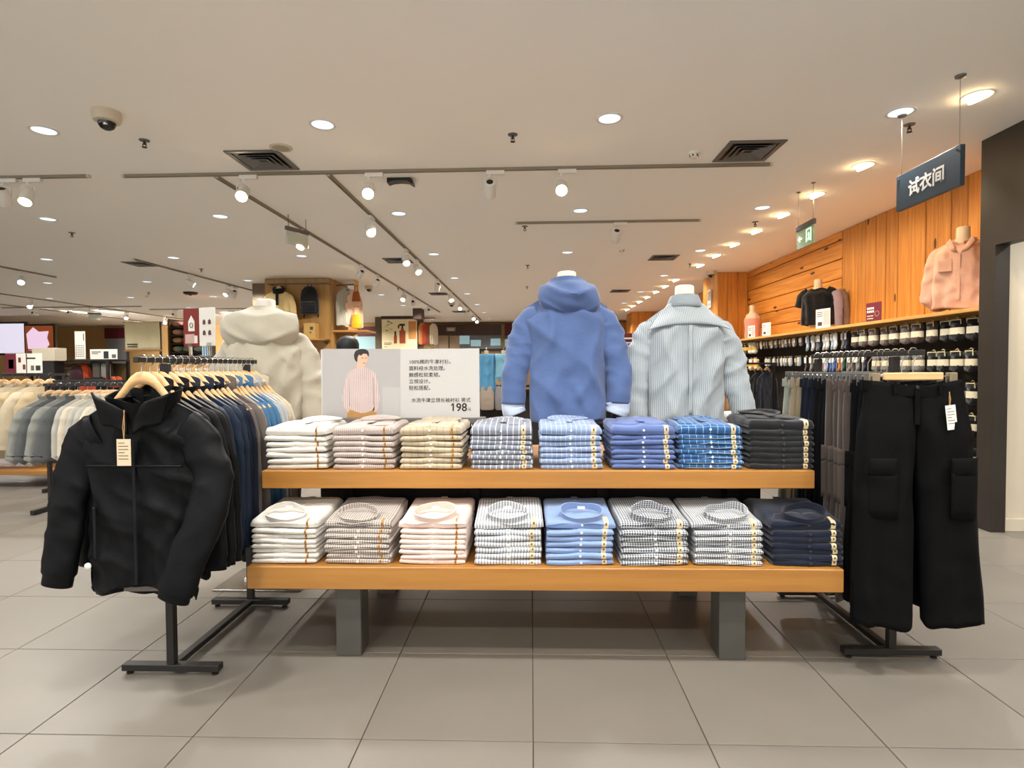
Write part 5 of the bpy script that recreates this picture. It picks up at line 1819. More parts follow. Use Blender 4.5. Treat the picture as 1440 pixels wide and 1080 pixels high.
t = thing('t_shirt', 'loose black T-shirt on the bust with a lilac cardigan over its shoulder', 'T-shirt', bp, math.radians(-50))
b = MB()
torso(b, 0.075, sh=0.19, hem=0.2, L=0.48, drop=0.06, dep=0.115, nu=48, nv=24, seed=63, fold=0.008, thin=0.03)
b.build('body', m_blk, t, angle=70)
for s in (-1, 1):
    q = MB()
    sleeve(q, [(s * 0.12, 0, -0.06), (s * 0.19, 0, -0.1), (s * 0.235, 0, -0.24)], 0.08, 0.07, n=16, m=14, seed=65 + s)
    q.build('sleeve', m_blk, t, angle=70)
cd = thing('cardigan', 'lilac knit cardigan hanging over the shoulder of the black T-shirt', 'cardigan', (3.85, 7.51, SZ), math.radians(-50))
q = MB()
sleeve(q, [(0.09, 0.0, 0.49), (0.12, -0.02, 0.38), (0.13, -0.02, 0.2), (0.12, 0.0, 0.02)], 0.06, 0.045, n=16, m=24, wr=0.1, seed=3, close=True)
q.build('sleeve', m_lilac, cd, angle=70)
q = MB()
sleeve(q, [(0.13, 0.02, 0.49), (0.17, 0.02, 0.38), (0.19, 0.03, 0.2), (0.19, 0.04, 0.02)], 0.06, 0.05, n=16, m=24, wr=0.1, seed=4, close=True)
q.build('body', fabric('brown_knit', '#7a6353', slub=0.1), cd, angle=70)
bp = (3.79, 9.9, SZ + 0.46)
bust('beige headless bust in a pink camisole', bp, math.radians(-40), 0.46, 0.8, m_mannb, 0.08)
t = thing('camisole', 'pink camisole on the small beige bust near the pillar', 'camisole', bp, math.radians(-40))
b = MB()
rings = [[(a * math.cos(q_), c_ * math.sin(q_) + 0.006, z) for q_ in np.linspace(0, 2 * PI, 28, endpoint=False)] for z, a, c_ in ((-0.44, 0.128, 0.098), (-0.36, 0.128, 0.098), (-0.28, 0.122, 0.09), (-0.2, 0.13, 0.105), (-0.13, 0.137, 0.1), (-0.11, 0.135, 0.09))]
b.loft(rings)
b.build('body', m_pinkt, t, angle=70)
for s in (-1, 1):
    MB().tube([(s * 0.085, -0.088, -0.11), (s * 0.08, -0.07, -0.05), (s * 0.078, 0.0, -0.012), (s * 0.08, 0.07, -0.05), (s * 0.085, 0.09, -0.11)], 0.006, 6).build('strap', m_pinkt, t)


def shelf_sign(Y, w, h, label, dark=False, txt=None):
    o = thing('shelf_sign', label, 'sign', (3.63, Y + 0.17, SZ), -PI / 2 + 0.18)
    mb = plain('maroon_card', '#6a1828', 0.6) if dark else m_card
    MB().box((0, 0, h / 2 + 0.004), (w, 0.004, h), 0.0008).build('card', mb, o, smooth=False)
    MB().box((0, 0.0, 0.004), (w * 0.8, 0.04, 0.007), 0.001).build('stand', glass('acrylic'), o, smooth=False)
    if dark:
        b = MB()
        for r_ in range(2):
            for k in range(4):
                b.box((-w * (0.38 - 0.12 * k), -0.0024, h * (0.72 - 0.17 * r_)), (w * 0.095, 0.0008, h * 0.11))
        b.build('lettering', m_card, o, smooth=False)
        b = MB()
        for k in range(2):
            b.box((-w * 0.22, -0.0024, h * (0.32 - 0.14 * k)), (w * 0.4, 0.0008, h * 0.045))
        b.build('printed_line', m_band, o, smooth=False)
        MB().tube([(w * 0.22 + 0.02 * math.cos(a) * 1.4, -0.0026, h * 0.42 + 0.028 * math.sin(a)) for a in np.linspace(0, 6.28, 14)], 0.0012, 5).build('printed_icon', m_band, o)
    else:
        b = MB()
        for k in range(3):
            b.box((-w * 0.22, -0.0024, h * (0.85 - 0.1 * k)), (w * 0.4, 0.0008, h * 0.04))
        b.box((-w * 0.2, -0.0024, h * 0.25), (w * 0.3, 0.0008, h * 0.2))
        b.build('printed_text', m_ink, o, smooth=False)
        MB().box((w * 0.25, -0.0024, h * 0.55), (w * 0.42, 0.0008, h * 0.75)).build('printed_picture', plain('pale_print', '#cdb9b4', 0.6), o, smooth=False)


shelf_sign(6.0, 0.21, 0.2, 'small maroon sign with white lettering on the pine shelf', True)
shelf_sign(7.05, 0.26, 0.24, 'white price card with pink picture beside the black T-shirt bust')
shelf_sign(8.75, 0.22, 0.2, 'white price card standing alone on the shelf between the busts')
shelf_sign(9.35, 0.2, 0.2, 'white price card in front of the pink camisole bust')

# ------------------------------------------------------------------ hanging signs on the right
m_slate = plain('slate_sign', '#33424c', 0.5, var=0.03)
o = thing('hanging_sign', 'slate blue hanging sign with white fitting room lettering', 'sign', (2.6, 3.845, 0))
zt, zb = 2.62, 2.375
MB().box((0, 0, (zt + zb) / 2), (0.03, 0.60, zt - zb), 0.002).build('panel', m_slate, o, smooth=False)
for s in (-1, 1):
    MB().tube([(0, s * 0.27, zt - 0.01), (0, s * 0.27, CEIL - 0.012)], 0.0028, 6).build('wire', m_chrome, o)
    MB().lathe([(0.03, CEIL - 0.001), (0.028, CEIL - 0.012), (0.01, CEIL - 0.02)], (0, s * 0.27, 0), 14).build('ceiling_mount', m_gmetal, o)
    MB().lathe([(0.006, 0), (0.006, 0.012)], (-0.022, s * 0.27, zt - 0.025), 8, axis='x').build('bolt', m_chrome, o)
text('lettering', '试衣间', 0.115, m_card, o, (-0.0156, 0.0, (zt + zb) / 2 - 0.045), rot=(PI / 2, 0, -PI / 2), bold=0.003, align='CENTER')

m_exit = emit('exit_green', '#9fd8a4', 0.8)
o = thing('exit_sign', 'green glass emergency exit sign hanging near the wall washers', 'sign', (2.70, 5.72, 0))
MB().box((0, 0, 2.67), (0.03, 0.36, 0.05), 0.003).build('housing', m_gmetal, o, smooth=False)
MB().box((0, 0, 2.555), (0.008, 0.34, 0.18), 0.001).build('plate', glass('exit_plate', '#cfe6cf', 0.15, 0.5), o, smooth=False)
for s in (-1, 1):
    MB().tube([(0, s * 0.15, 2.69), (0, s * 0.15, CEIL - 0.002)], 0.004, 6).build('wire', m_chrome, o)
    MB().lathe([(0.02, CEIL - 0.001), (0.018, CEIL - 0.01)], (0, s * 0.15, 0), 12).build('ceiling_mount', m_gmetal, o)
b = MB()
b.tube([(-0.006, 0.13, 2.555), (-0.006, 0.06, 2.555)], 0.007, 6).tube([(-0.006, 0.10, 2.58), (-0.006, 0.13, 2.555), (-0.006, 0.10, 2.53)], 0.006, 6)
b.build('arrow', m_exit, o)
b = MB()
for (y0, z0, y1, z1) in ((-0.03, 2.50, -0.03, 2.62), (-0.12, 2.50, -0.12, 2.62), (-0.03, 2.62, -0.12, 2.62), (-0.075, 2.59, -0.08, 2.55), (-0.08, 2.55, -0.06, 2.51), (-0.08, 2.55, -0.1, 2.51), (-0.055, 2.57, -0.1, 2.565)):
    b.tube([(-0.006, y0, z0), (-0.006, y1, z1)], 0.005, 5)
b.build('running_figure', m_exit, o)
for px, py, Y, lbl in ((418, 322, 6.5, 'clear hanging exit sign seen beside the column track'), (133, 440, 15.5, 'far clear hanging exit sign near the calendar banner')):
    p = at(px, py, Y)
    o = thing('exit_sign', lbl, 'sign', (p.x, Y, 0), 1.15)
    MB().box((0, 0, p.z - 0.02), (0.34, 0.03, 0.045), 0.003).build('housing', m_gmetal, o, smooth=False)
    MB().box((0, 0, p.z - 0.12), (0.32, 0.008, 0.15), 0.001).build('plate', glass('clear_plate', '#dfe4da', 0.2, 0.6), o, smooth=False)
    for s in (-1, 1):
        MB().tube([(s * 0.13, 0, p.z), (s * 0.13, 0, CEIL - 0.002)], 0.004, 6).build('wire', m_gmetal, o)

# ------------------------------------------------------------------ boarded column with the backpack
m_ply = wood('tan_board', '#96703a', '#a9834a', 'z', 0.6, 0.6, rnd=0.06)
CY = 10.85
cx0, cx1 = at(373, 430, CY).x, at(464, 430, CY).x
col1 = struct(MB().box(((cx0 + cx1) / 2, CY + 0.55, CEIL / 2), (cx1 - cx0 - 0.04, 1.06, CEIL)).build('column_boarded', m_dbrown, smooth=False))
for i in range(3):
    w = (cx1 - cx0) / 3
    MB().box((0, 0, 0), (w - 0.006, 0.025, CEIL - 0.02), 0.002).build('panel', m_ply, col1, smooth=False).location = (cx0 + (i + 0.5) * w, CEIL and CY + 0.005, CEIL / 2)
for i in range(2):
    MB().box((0, 0, 0), (0.025, 0.51, CEIL - 0.02), 0.002).build('panel', m_ply, col1, smooth=False).location = (cx1 - 0.005, CY + 0.28 + i * 0.52, CEIL / 2)
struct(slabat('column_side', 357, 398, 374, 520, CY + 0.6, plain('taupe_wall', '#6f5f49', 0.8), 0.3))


def hrail(label, x0, x1, Y, Z, wall_dy):
    o = thing('hanging_rail', label, 'rail', ((x0 + x1) / 2, Y, Z))
    MB().tube([((x0 - x1) / 2, 0, 0), ((x1 - x0) / 2, 0, 0)], 0.014, 8).build('bar', m_gmetal, o)
    for s in (-1, 1):
        MB().tube([(s * (x1 - x0) / 2 * 0.96, 0, 0), (s * (x1 - x0) / 2 * 0.96, wall_dy, 0)], 0.012, 8).build('bracket', m_gmetal, o)


za = at(410, 399, CY - 0.2).z
hrail('steel rail across the front of the boarded column', at(376, 399, CY - 0.2).x, at(462, 399, CY - 0.2).x, CY - 0.2, za, 0.19)
p = at(392, 405, CY - 0.2)
t = make_jacket('jacket', 'cream jacket with black hood hanging on the boarded column', 'jacket', fabric('cream_canvas', '#d9c08a', wrinkle=0.5), (p.x, CY - 0.2, za - 0.13), 0, None, sh=0.235, hem=0.25, L=0.72, seed=91, res=0, collar='none', dep=0.07, spread=0.05, fold=0.01)
q = MB()
neckband(q, 0.11, 0.085, 0.10, n=28, front_drop=0.07, flare=0.15, thick=0.02)
q.build('hood', fabric('black_fleece', '#141416'), t, angle=70)
MB().box((0, -0.085, -0.16), (0.05, 0.02, 0.24), 0.004).build('front_facing', fabric('black_fleece', '#141416'), t, smooth=False)
make_hanger('coat_hanger', 'wooden hanger of the cream jacket on the boarded column', None, (p.x, CY - 0.2, za))
p = at(433, 421, CY - 0.22)
bk = thing('backpack', 'black backpack hanging on the boarded column', 'backpack', (p.x, CY - 0.14, p.z))
m_bp = fabric('black_nylon', '#17181a', wrinkle=0.3, rough=0.6)
rings = []
for z, w, d in ((-0.27, 0.15, 0.07), (-0.25, 0.175, 0.09), (-0.1, 0.175, 0.095), (0.08, 0.165, 0.085), (0.18, 0.14, 0.07), (0.24, 0.09, 0.05), (0.26, 0.03, 0.02)):
    rings.append([(float(w * spow(math.cos(t_), 0.6)), float(d * spow(math.sin(t_), 0.7)), z) for t_ in np.linspace(0, 2 * PI, 24, endpoint=False)])
MB().loft(rings, cap=True).build('body', m_bp, bk, angle=60)
rings = [[(float(w * spow(math.cos(t_), 0.6)), float(-0.085 + d * spow(math.sin(t_), 0.7)), z) for t_ in np.linspace(0, 2 * PI, 20, endpoint=False)] for z, w, d in ((-0.24, 0.13, 0.03), (-0.22, 0.15, 0.045), (-0.07, 0.15, 0.04), (-0.04, 0.13, 0.02))]
MB().loft(rings, cap=True).build('front_pocket', m_bp, bk, angle=60)
MB().box((0, -0.125, -0.1), (0.26, 0.01, 0.012), 0.002).build('zip', m_blackp, bk, smooth=False)
MB().tube([(-0.04, 0.02, 0.25), (-0.035, 0.02, za - p.z - 0.01), (0.0, 0.0, za - p.z + 0.02), (0.035, 0.02, za - p.z - 0.01), (0.04, 0.02, 0.25)], 0.009, 6).build('handle', m_bp, bk)
for s in (-1, 1):
    MB().tube([(s * 0.07, 0.08, 0.2), (s * 0.09, 0.115, 0.0), (s * 0.13, 0.09, -0.24), (s * 0.14, 0.05, -0.33)], 0.014, 6, flat=0.4).build('shoulder_strap', m_bp, bk)
# shelf and box
zs = at(440, 477, CY - 0.15).z
o = thing('wall_shelf', 'small oak shelf on the front of the boarded column', 'shelf', ((cx0 + cx1) / 2 + 0.15, CY - 0.16, zs))
MB().box((0, 0, -0.015), (1.0, 0.3, 0.03), 0.003).build('board', m_oak, o, smooth=False)
for s in (-1, 1):
    MB().box((s * 0.42, 0.07, -0.06), (0.02, 0.16, 0.06), 0.002).build('bracket', m_gmetal, o, smooth=False)
p = at(438, 465, CY - 0.16)
o = thing('box', 'tan cardboard box standing on the small oak shelf', 'box', (p.x, CY - 0.16, zs))
MB().box((0, 0, 0.15), (0.22, 0.2, 0.298), 0.003).build('body', plain('tan_card', '#bd9858', 0.8), o, smooth=False)
MB().box((0.04, -0.1012, 0.2), (0.06, 0.001, 0.06)).box((0.02, -0.1012, 0.12), (0.03, 0.001, 0.03)).build('printed_mark', m_ink, o, smooth=False)
# side of the column: arms, clothes, bags
zarm = at(478, 401, CY + 0.3).z
o = thing('hanging_rail', 'dark steel arms reaching out from the side of the boarded column', 'rail', (cx1 + 0.01, CY + 0.35, zarm))
MB().tube([(0, 0, 0), (0.36, 0, 0.02)], 0.014, 8).build('bar', m_gmetal, o)
MB().tube([(0, 0, -0.36), (0.2, 0, -0.34)], 0.016, 8).build('bar', m_gmetal, o)
MB().box((0.40, 0, 0.0), (0.05, 0.16, 0.24), 0.006).build('end_board', m_oaky, o, smooth=False)
t = make_jacket('shirt', 'grey shirt hanging from the arm at the side of the boarded column', 'shirt', fabric('grey_cotton', '#9a978c'), (cx1 + 0.22, CY + 0.25, zarm - 0.10), PI / 2 * 0.6, None, sh=0.17, hem=0.19, L=0.7, seed=95, res=0, collar='shirt', dep=0.05, spread=0.01, sl_r=0.055)
t = make_jacket('shirt', 'pale pink shirt hanging behind the grey one at the column', 'shirt', fabric('pale_pink_cotton', '#d5b9a6'), (cx1 + 0.34, CY + 0.38, zarm - 0.12), PI / 2 * 0.6, None, sh=0.16, hem=0.18, L=0.66, seed=96, res=0, collar='shirt', dep=0.05, spread=0.01, sl_r=0.055)


def tote(px, py, Y, w, h, hexc, label, zhang, drop):
    p = at(px, py, Y)
    o = thing('handbag', label, 'bag', (p.x, Y, p.z))
    mt = fabric('bag_' + hexc[1:], hexc, wrinkle=0.3, rough=0.6)
    rings = [[(float(a * spow(math.cos(t_), 0.6)), float(d * spow(math.sin(t_), 0.8)), z) for t_ in np.linspace(0, 2 * PI, 16, endpoint=False)] for z, a, d in ((-h / 2, w * 0.5, 0.045), (-h * 0.45, w * 0.53, 0.05), (0, w * 0.46, 0.045), (h / 2, w * 0.36, 0.02))]
    MB().loft(rings, cap=True).build('body', mt, o, angle=60)
    for s in (-1, 1):
        MB().tube([(s * w * 0.2, 0, h / 2 - 0.02), (s * w * 0.17, 0, h / 2 + drop * 0.6), (s * w * 0.06, 0, h / 2 + drop)], 0.006, 5).build('strap', mt, o)
    MB().tube([(-w * 0.3, 0.0, h / 2 + drop), (w * 0.3, 0.0, h / 2 + drop)], 0.008, 6).build('peg_bar', m_gmetal, o)
    return o


tote(501, 417, CY + 0.2, 0.16, 0.19, '#8a4a1c', 'small brown leather bag hanging above the mustard one', 0, 0.12)
tote(501, 452, CY + 0.2, 0.2, 0.27, '#d99a20', 'mustard yellow tote bag hanging at the side of the column', 0, 0.16)
zs2 = at(485, 465, CY + 0.3).z
o = thing('wall_shelf', 'oak shelf sticking out from the side of the boarded column', 'shelf', (cx1 + 0.005, CY + 0.45, zs2))
MB().box((0.33, 0, -0.02), (0.66, 0.7, 0.04), 0.003).build('board', m_oak, o, smooth=False)
MB().prism([(0, -0.04), (0.4, -0.04), (0.0, -0.3)], -0.01, 0.01).build('bracket', m_ply, o, smooth=False)

# ------------------------------------------------------------------ far column with the bottle poster
C2 = 18.9
d0, d1 = at(536, 460, C2).x, at(588, 460, C2).x
col2 = struct(MB().box(((d0 + d1) / 2, C2 + 0.5, CEIL / 2), (d1 - d0, 1.0, CEIL)).build('column_far', m_fascia, smooth=False))
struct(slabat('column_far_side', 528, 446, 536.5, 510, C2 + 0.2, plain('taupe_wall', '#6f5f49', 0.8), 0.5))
pz0, pz1 = at(560, 492, C2).z, at(560, 449, C2).z
po_ = thing('poster', 'cream poster with two amber spray bottles on the far column', 'poster', ((d0 + d1) / 2, C2 - 0.03, pz0))
pw, phh = d1 - d0 - 0.06, pz1 - pz0
MB().box((0, 0, phh / 2), (pw, 0.03, phh), 0.003).build('panel', plain('poster_cream', '#e8d9ae', 0.6), po_, smooth=False)
m_amber = plain('print_amber', '#a0461a', 0.5)
m_pblack = plain('print_black', '#231c18', 0.6)
m_pgreen = plain('print_green', '#8d9c62', 0.6)
sx_, sz_ = pw / 50.0, phh / 43.0
Q = lambda x, y: ((x - 562) * sx_, (492 - y) * sz_)


def printed(name, boxes, mat):
    b = MB()
    for x0, y0, x1, y1 in boxes:
        (a, c), (d, e) = Q(x0, y1), Q(x1, y0)
        b.box(((a + d) / 2, -0.0165, (c + e) / 2), (d - a, 0.003, e - c), 0.001)
    b.build(name, mat, po_, smooth=False)


printed('printed_bottle', [(554, 472, 558.5, 483)], m_amber)
printed('printed_bottle', [(562, 465, 570.5, 483), (564, 462, 568.5, 465)], m_amber)
printed('printed_cap', [(555, 466, 557.5, 472), (562, 455.5, 570, 458.5), (565, 458, 567.5, 462), (560, 457, 562, 462)], m_pblack)
printed('printed_block', [(575, 452, 586, 477)], plain('print_orange', '#c98a4a', 0.6))
printed('printed_text', [(540, 482, 551, 482.8), (540, 484, 550, 484.8), (540, 487.5, 545, 488)], m_pblack)
b = MB()
for k in range(7):
    a = k * 0.8
    x, z = Q(544 + 4 * math.sin(a * 2.1), 452 + 2 * k)
    b.add([(x, -0.017, z), (x + 0.06, -0.017, z + 0.04 * math.cos(a)), (x + 0.14, -0.018, z - 0.01), (x + 0.06, -0.017, z - 0.05)], [(0, 1, 2, 3)])
b.build('printed_leaf', m_pgreen, po_, smooth=False)
o = struct(slabat('column_far_sign', 580.5, 430, 592, 448.5, 16.5, plain('brown_panel', '#4b3a31', 0.7), 0.5))
cs = [('#b5783c', 'tan'), ('#a8402a', 'rust'), ('#8a4b26', 'brown'), ('#d9d2be', 'cream')]
for k, (h, nm) in enumerate(cs):
    p = at(594 + 4.5 * k, 452, C2 + 0.15)
    make_jacket('shirt', f'{nm} long-sleeved top hanging at the side of the far poster column', 'shirt', fabric('far_' + nm, h), (p.x, C2 + 0.15 + 0.1 * k, p.z - 0.05), PI / 2 * 0.75, 'tops at the far poster column', sh=0.2, hem=0.21, L=0.72, seed=100 + k, res=0, collar='round', dep=0.06, spread=0.01, sl_r=0.05)
p = at(590, 450, C2 + 0.3)
hrail('short rail carrying tops at the far poster column', p.x - 0.1, p.x + 0.5, C2 + 0.3, p.z + 0.06, 0.2)
p = at(597, 489, C2 + 0.2)
o = thing('wall_shelf', 'narrow shelf under the tops at the far poster column', 'shelf', (p.x, C2 + 0.3, p.z))
MB().box((0, 0, 0), (0.55, 0.4, 0.035), 0.003).box((-0.2, 0.1, -0.06), (0.03, 0.2, 0.1)).build('board', m_oak, o, smooth=False)
o = thing('shop_sign', 'small pale lettering plate on the dark far fascia', 'sign', at(634, 463, BY - 0.4))
MB().box((0, 0, 0), (0.36, 0.03, 0.16), 0.004).build('plate', plain('sign_olive', '#7d745c', 0.6), o, smooth=False)
MB().box((0, -0.017, 0.03), (0.28, 0.004, 0.02)).box((0, -0.017, -0.03), (0.24, 0.004, 0.03)).build('lettering', m_card, o, smooth=False)

# ------------------------------------------------------------------ scarf stand behind the sign
SCY = 8.2
zbar = at(700, 492, SCY).z
xa, xb = at(560, 500, SCY).x, at(790, 500, SCY).x
o = thing('scarf_stand', 'dark metal display stand hung with blue scarves and bags', 'display stand', ((xa + xb) / 2, SCY, 0))
for zz in (zbar, at(700, 543, SCY).z):
    MB().box((0, 0, zz), (xb - xa, 0.035, 0.035), 0.003).build('bar', m_bmetal, o, smooth=False)
for s in (-1, 0, 1):
    MB().box((s * (xb - xa) / 2 * 0.97, 0.03, zbar / 2 - 0.01), (0.04, 0.04, zbar - 0.02), 0.003).build('post', m_bmetal, o, smooth=False)
MB().box((0, 0.12, 0.5), (xb - xa - 0.1, 0.02, 0.95)).build('back_panel', plain('dark_panel_brown', '#2b2420', 0.8), o, smooth=False)


def scarf(px, w, L, hexc, label, nm, dy=0.0):
    p = at(px, 498, SCY - 0.06)
    o = thing('scarf', label, 'scarf', (p.x, SCY - 0.045 + dy, zbar - 0.06))
    mt = fabric('scarf_' + nm, hexc, slub=0.2, wrinkle=0.6)
    P = []
    for v in np.linspace(0, 1, 18):
        P.append([(u_ * w / 2 * (1 - 0.12 * math.sin(PI * v)), -0.02 - 0.012 * math.sin(u_ * 6 + 2 * v) - 0.02 * math.sin(PI * min(1, v * 3)), -L * v) for u_ in np.linspace(-1, 1, 15)])
    MB().grid(P).build('front_drop', mt, o, solid=0.012, angle=70)
    P = [[(u_ * w / 2 * 0.95 + 0.03, 0.015 + 0.01 * math.sin(u_ * 5 + v), -L * 1.15 * v) for u_ in np.linspace(-1, 1, 12)] for v in np.linspace(0, 1, 10)]
    MB().grid(P).build('rear_drop', mt, o, solid=0.012, angle=70)
    fr = MB()
    for k in range(12):
        x = (k / 11 - 0.5) * w * 0.95
        fr.tube([(x, -0.02, -L), (x + 0.004, -0.022, -L - 0.06)], 0.004, 4)
    fr.build('fringe', mt, o)
    MB().box((0, -0.01, 0.02), (0.06, 0.03, 0.06), 0.004).build('hanger_card', m_kraft, o, smooth=False)
    MB().tube([(0, -0.01, 0.05), (0, 0.0, 0.075), (0, 0.03, 0.09)], 0.004, 5).build('hook', m_chrome, o)


scarf(684, 0.22, 0.52, '#5f9cc0', 'mid blue fringed scarf hanging beside the price sign', 'mid')
scarf(708, 0.24, 0.34, '#86bcd2', 'pale blue folded scarf hanging beside the hoodie sleeve', 'pale')
scarf(724, 0.2, 0.6, '#4f8296', 'dark teal scarf hanging behind the hoodie sleeve', 'teal')
for px, hx, nm, lb in ((685, '#a8998a', 'taupe', 'taupe drawstring pouch hanging below the blue scarf'), (706, '#8f8b8b', 'grey', 'grey felt pouch hanging below the pale blue scarf')):
    p = at(px, 557, SCY - 0.05)
    o = thing('pouch', lb, 'bag', (p.x, SCY - 0.055, p.z))
    mt = fabric('pouch_' + nm, hx, slub=0.12)
    rings = [[(float(a * spow(math.cos(t_), 0.6)), float(d * spow(math.sin(t_), 0.8)), z) for t_ in np.linspace(0, 2 * PI, 16, endpoint=False)] for z, a, d in ((-0.2, 0.08, 0.02), (-0.18, 0.1, 0.03), (0.0, 0.105, 0.032), (0.12, 0.095, 0.02), (0.14, 0.085, 0.012))]
    MB().loft(rings, cap=True).build('body', mt, o, angle=60)
    MB().tube([(-0.06, 0, 0.13), (0, 0.01, 0.19), (0.06, 0, 0.13)], 0.006, 5).build('strap', mt, o)

# dark garments in the middle distance
def short_rack(label, x0, x1, Y, zr):
    o = thing('clothes_rack', label, 'clothes rack', ((x0 + x1) / 2, Y, 0))
    L = x1 - x0
    MB().box((0, 0, zr), (L, 0.028, 0.028), 0.002).build('rail', m_bmetal, o, smooth=False)
    for s in (-1, 1):
        MB().box((s * (L / 2 - 0.03), 0, (zr - 0.014 + 0.045) / 2), (0.03, 0.03, zr - 0.06), 0.002).build('post', m_bmetal, o, smooth=False)
        MB().box((s * (L / 2 - 0.03), 0, 0.024), (0.04, 0.4, 0.04), 0.002).build('foot', m_bmetal, o, smooth=False)
    return o


def fill(x0, x1, Y, zr, n, mats, label, cat='jacket', name='jacket', group=None, rz=1.0, L=0.7, sh=0.2, hang=True, sd=200, collar='shirt', hlabel=None, sl=0.055, dep=0.02, spread=0.03, slf=0.32):
    """n garments along a rail in x"""
    protos = {}
    for k in range(n):
        x = lerp(x0, x1, (k + 0.5) / n)
        mt = mats[k % len(mats)]
        key = (mt.name, k % 2)
        a = rz + random.uniform(-0.012, 0.012)
        z = zr - 0.125
        lb = label[mt.name] if isinstance(label, dict) else label
        gp = group if not isinstance(label, dict) else f'{group}: {lb.split(" hanging")[0]}'
        if key in protos:
            dup(protos[key], (x, Y, z), a)
        else:
            protos[key] = make_jacket(name, lb, cat, mt, (x, Y, z), a, gp, sh=sh, hem=sh * 0.97, L=L, seed=sd + k, res=0, collar=collar, dep=dep, spread=spread, sl_r=sl, fold=0.004, sl_flat=slf, sleeveL=max(0.44, L * 0.8))
        if hang:
            make_hanger('coat_hanger', hlabel or (lb.split(' hanging')[0] + ' hanger, wooden'), 'hangers: ' + (group or lb), (x, Y, zr), a, span=0.36)


fd = fabric('far_black', '#141518')
fg = fabric('far_charcoal', '#2c2d30')
x0 = at(452, 540, 5.0).x
short_rack('black rack with dark coats between the pale mannequin and the sign', x0 - 0.45, x0 + 0.4, 5.0, 1.32)
fill(x0 - 0.4, x0 + 0.35, 5.0, 1.32, 6, [fd, fg], {'far_black': 'black coat hanging on the rack behind the price sign', 'far_charcoal': 'charcoal coat hanging on the rack behind the price sign'}, 'coat', 'coat', 'coats behind the sign', rz=0.9, L=0.85, sd=210, hlabel='hanger of a dark coat behind the price sign')
x0 = at(872, 520, 6.2).x
short_rack('black rack of black jackets between hoodie and striped shirt', x0 - 0.3, x0 + 0.55, 6.2, 1.36)
fill(x0 - 0.25, x0 + 0.5, 6.2, 1.36, 6, [fd], 'black jacket hanging between the hoodie and the striped shirt', 'jacket', 'jacket', 'black jackets beyond the hoodie', rz=0.35, L=0.75, sd=220, hlabel='hanger of a black jacket beyond the hoodie')
p = at(884, 482, 6.6)
o = thing('rack_sign', 'small maroon sign standing above the black jackets', 'sign', (p.x, 6.6, 0))
MB().box((0, 0, p.z), (0.2, 0.008, 0.22), 0.002).build('card', plain('maroon_card', '#6a1828', 0.6), o, smooth=False)
MB().box((0, 0.0, (p.z - 0.1) / 2), (0.02, 0.012, p.z - 0.1), 0.002).build('post', m_bmetal, o, smooth=False)
MB().box((0, 0, 0.006), (0.22, 0.2, 0.011), 0.002).build('base', m_bmetal, o, smooth=False)
MB().box((0, -0.005, p.z + 0.05), (0.12, 0.002, 0.02)).box((0, -0.005, p.z), (0.12, 0.002, 0.015)).build('printed_text', m_card, o, smooth=False)
# tops near the pillar
x0 = at(1062, 540, 8.4).x
short_rack('rack of black and navy tops in front of the socks near the pillar', x0 - 0.35, x0 + 0.3, 8.4, 1.33)
fv = fabric('far_navy', '#1a2334')
fill(x0 - 0.3, x0 + 0.22, 8.4, 1.33, 5, [fabric('far_beige', '#a8977c'), fd, fd, fd, fv], {'far_black': 'black knit top hanging in front of the socks', 'far_navy': 'navy knit top hanging in front of the socks', 'far_beige': 'beige knit top hanging in front of the socks'}, 'top', 'knit_top', 'tops near the pillar', rz=0.6, L=0.62, sd=230, hlabel='hanger of a knit top in front of the socks')
for k in range(3):
    p = at(1044 + 5 * k, 520, 9.9)
    make_trousers('trousers', 'navy lounge trousers hanging from the shelf end at the pillar', fv, (3.52 + 0.03 * k, 10.1 + 0.14 * k, 1.68), -1.2, 'lounge trousers at the pillar', waist=0.1, L=0.7, hem=0.05, seed=240 + k, res=0, dep=0.02, thigh=0.05)
p = at(998, 418, 10.9)
o = thing('poster', 'small display of pale garments hanging on the side of the pine pillar', 'wall display', (3.465, 11.2, p.z))
MB().box((0, 0, 0), (0.02, 0.22, 0.34), 0.004).build('panel', m_card, o, smooth=False)
MB().box((-0.013, 0, 0.06), (0.006, 0.14, 0.18), 0.002).build('printed_picture', plain('print_lilac', '#9a8f9c', 0.6), o, smooth=False)
MB().box((-0.013, 0, -0.11), (0.006, 0.16, 0.05), 0.002).build('printed_text', plain('print_sky', '#8fb2c8', 0.6), o, smooth=False)

# ------------------------------------------------------------------ pale coats and tops in the aisle beyond the black jackets
m_fl = fabric('cream_fleece', '#bfb198', slub=0.12, wrinkle=0.3, wscale=16)
m_fl2 = fabric('ecru_fleece', '#b3a180', slub=0.12, wrinkle=0.3, wscale=16)
AY = 6.3
zr = at(40, 527, AY).z
xa, xb = at(-60, 527, AY).x, at(94, 527, AY).x
o = short_rack('dark rack of cream fleece coats with oak plinth', xa, xb, AY, zr)
MB().box((0, 0.0, 0.30 - 0.13), (xb - xa - 0.1, 0.5, 0.05), 0.004).build('plinth', m_oak, o, smooth=False)
fill(xa + 0.05, xb - 0.12, AY, zr, 8, [m_fl, m_fl2], {'cream_fleece': 'cream fleece coat hanging over the oak plinth', 'ecru_fleece': 'ecru fleece coat hanging over the oak plinth'}, 'coat', 'coat', 'fleece coats', rz=0.85, L=0.82, sh=0.22, sd=250, hlabel='hanger of a fleece coat over the oak plinth', collar='shirt', sl=0.085, dep=0.03, spread=0.1, slf=0.38)
GY = 5.1
zr2 = at(110, 541, GY).z
xa, xb = at(62, 541, GY).x, at(205, 541, GY).x
short_rack('low black rack of grey and off-white sweatshirts', xa, xb, GY, zr2)
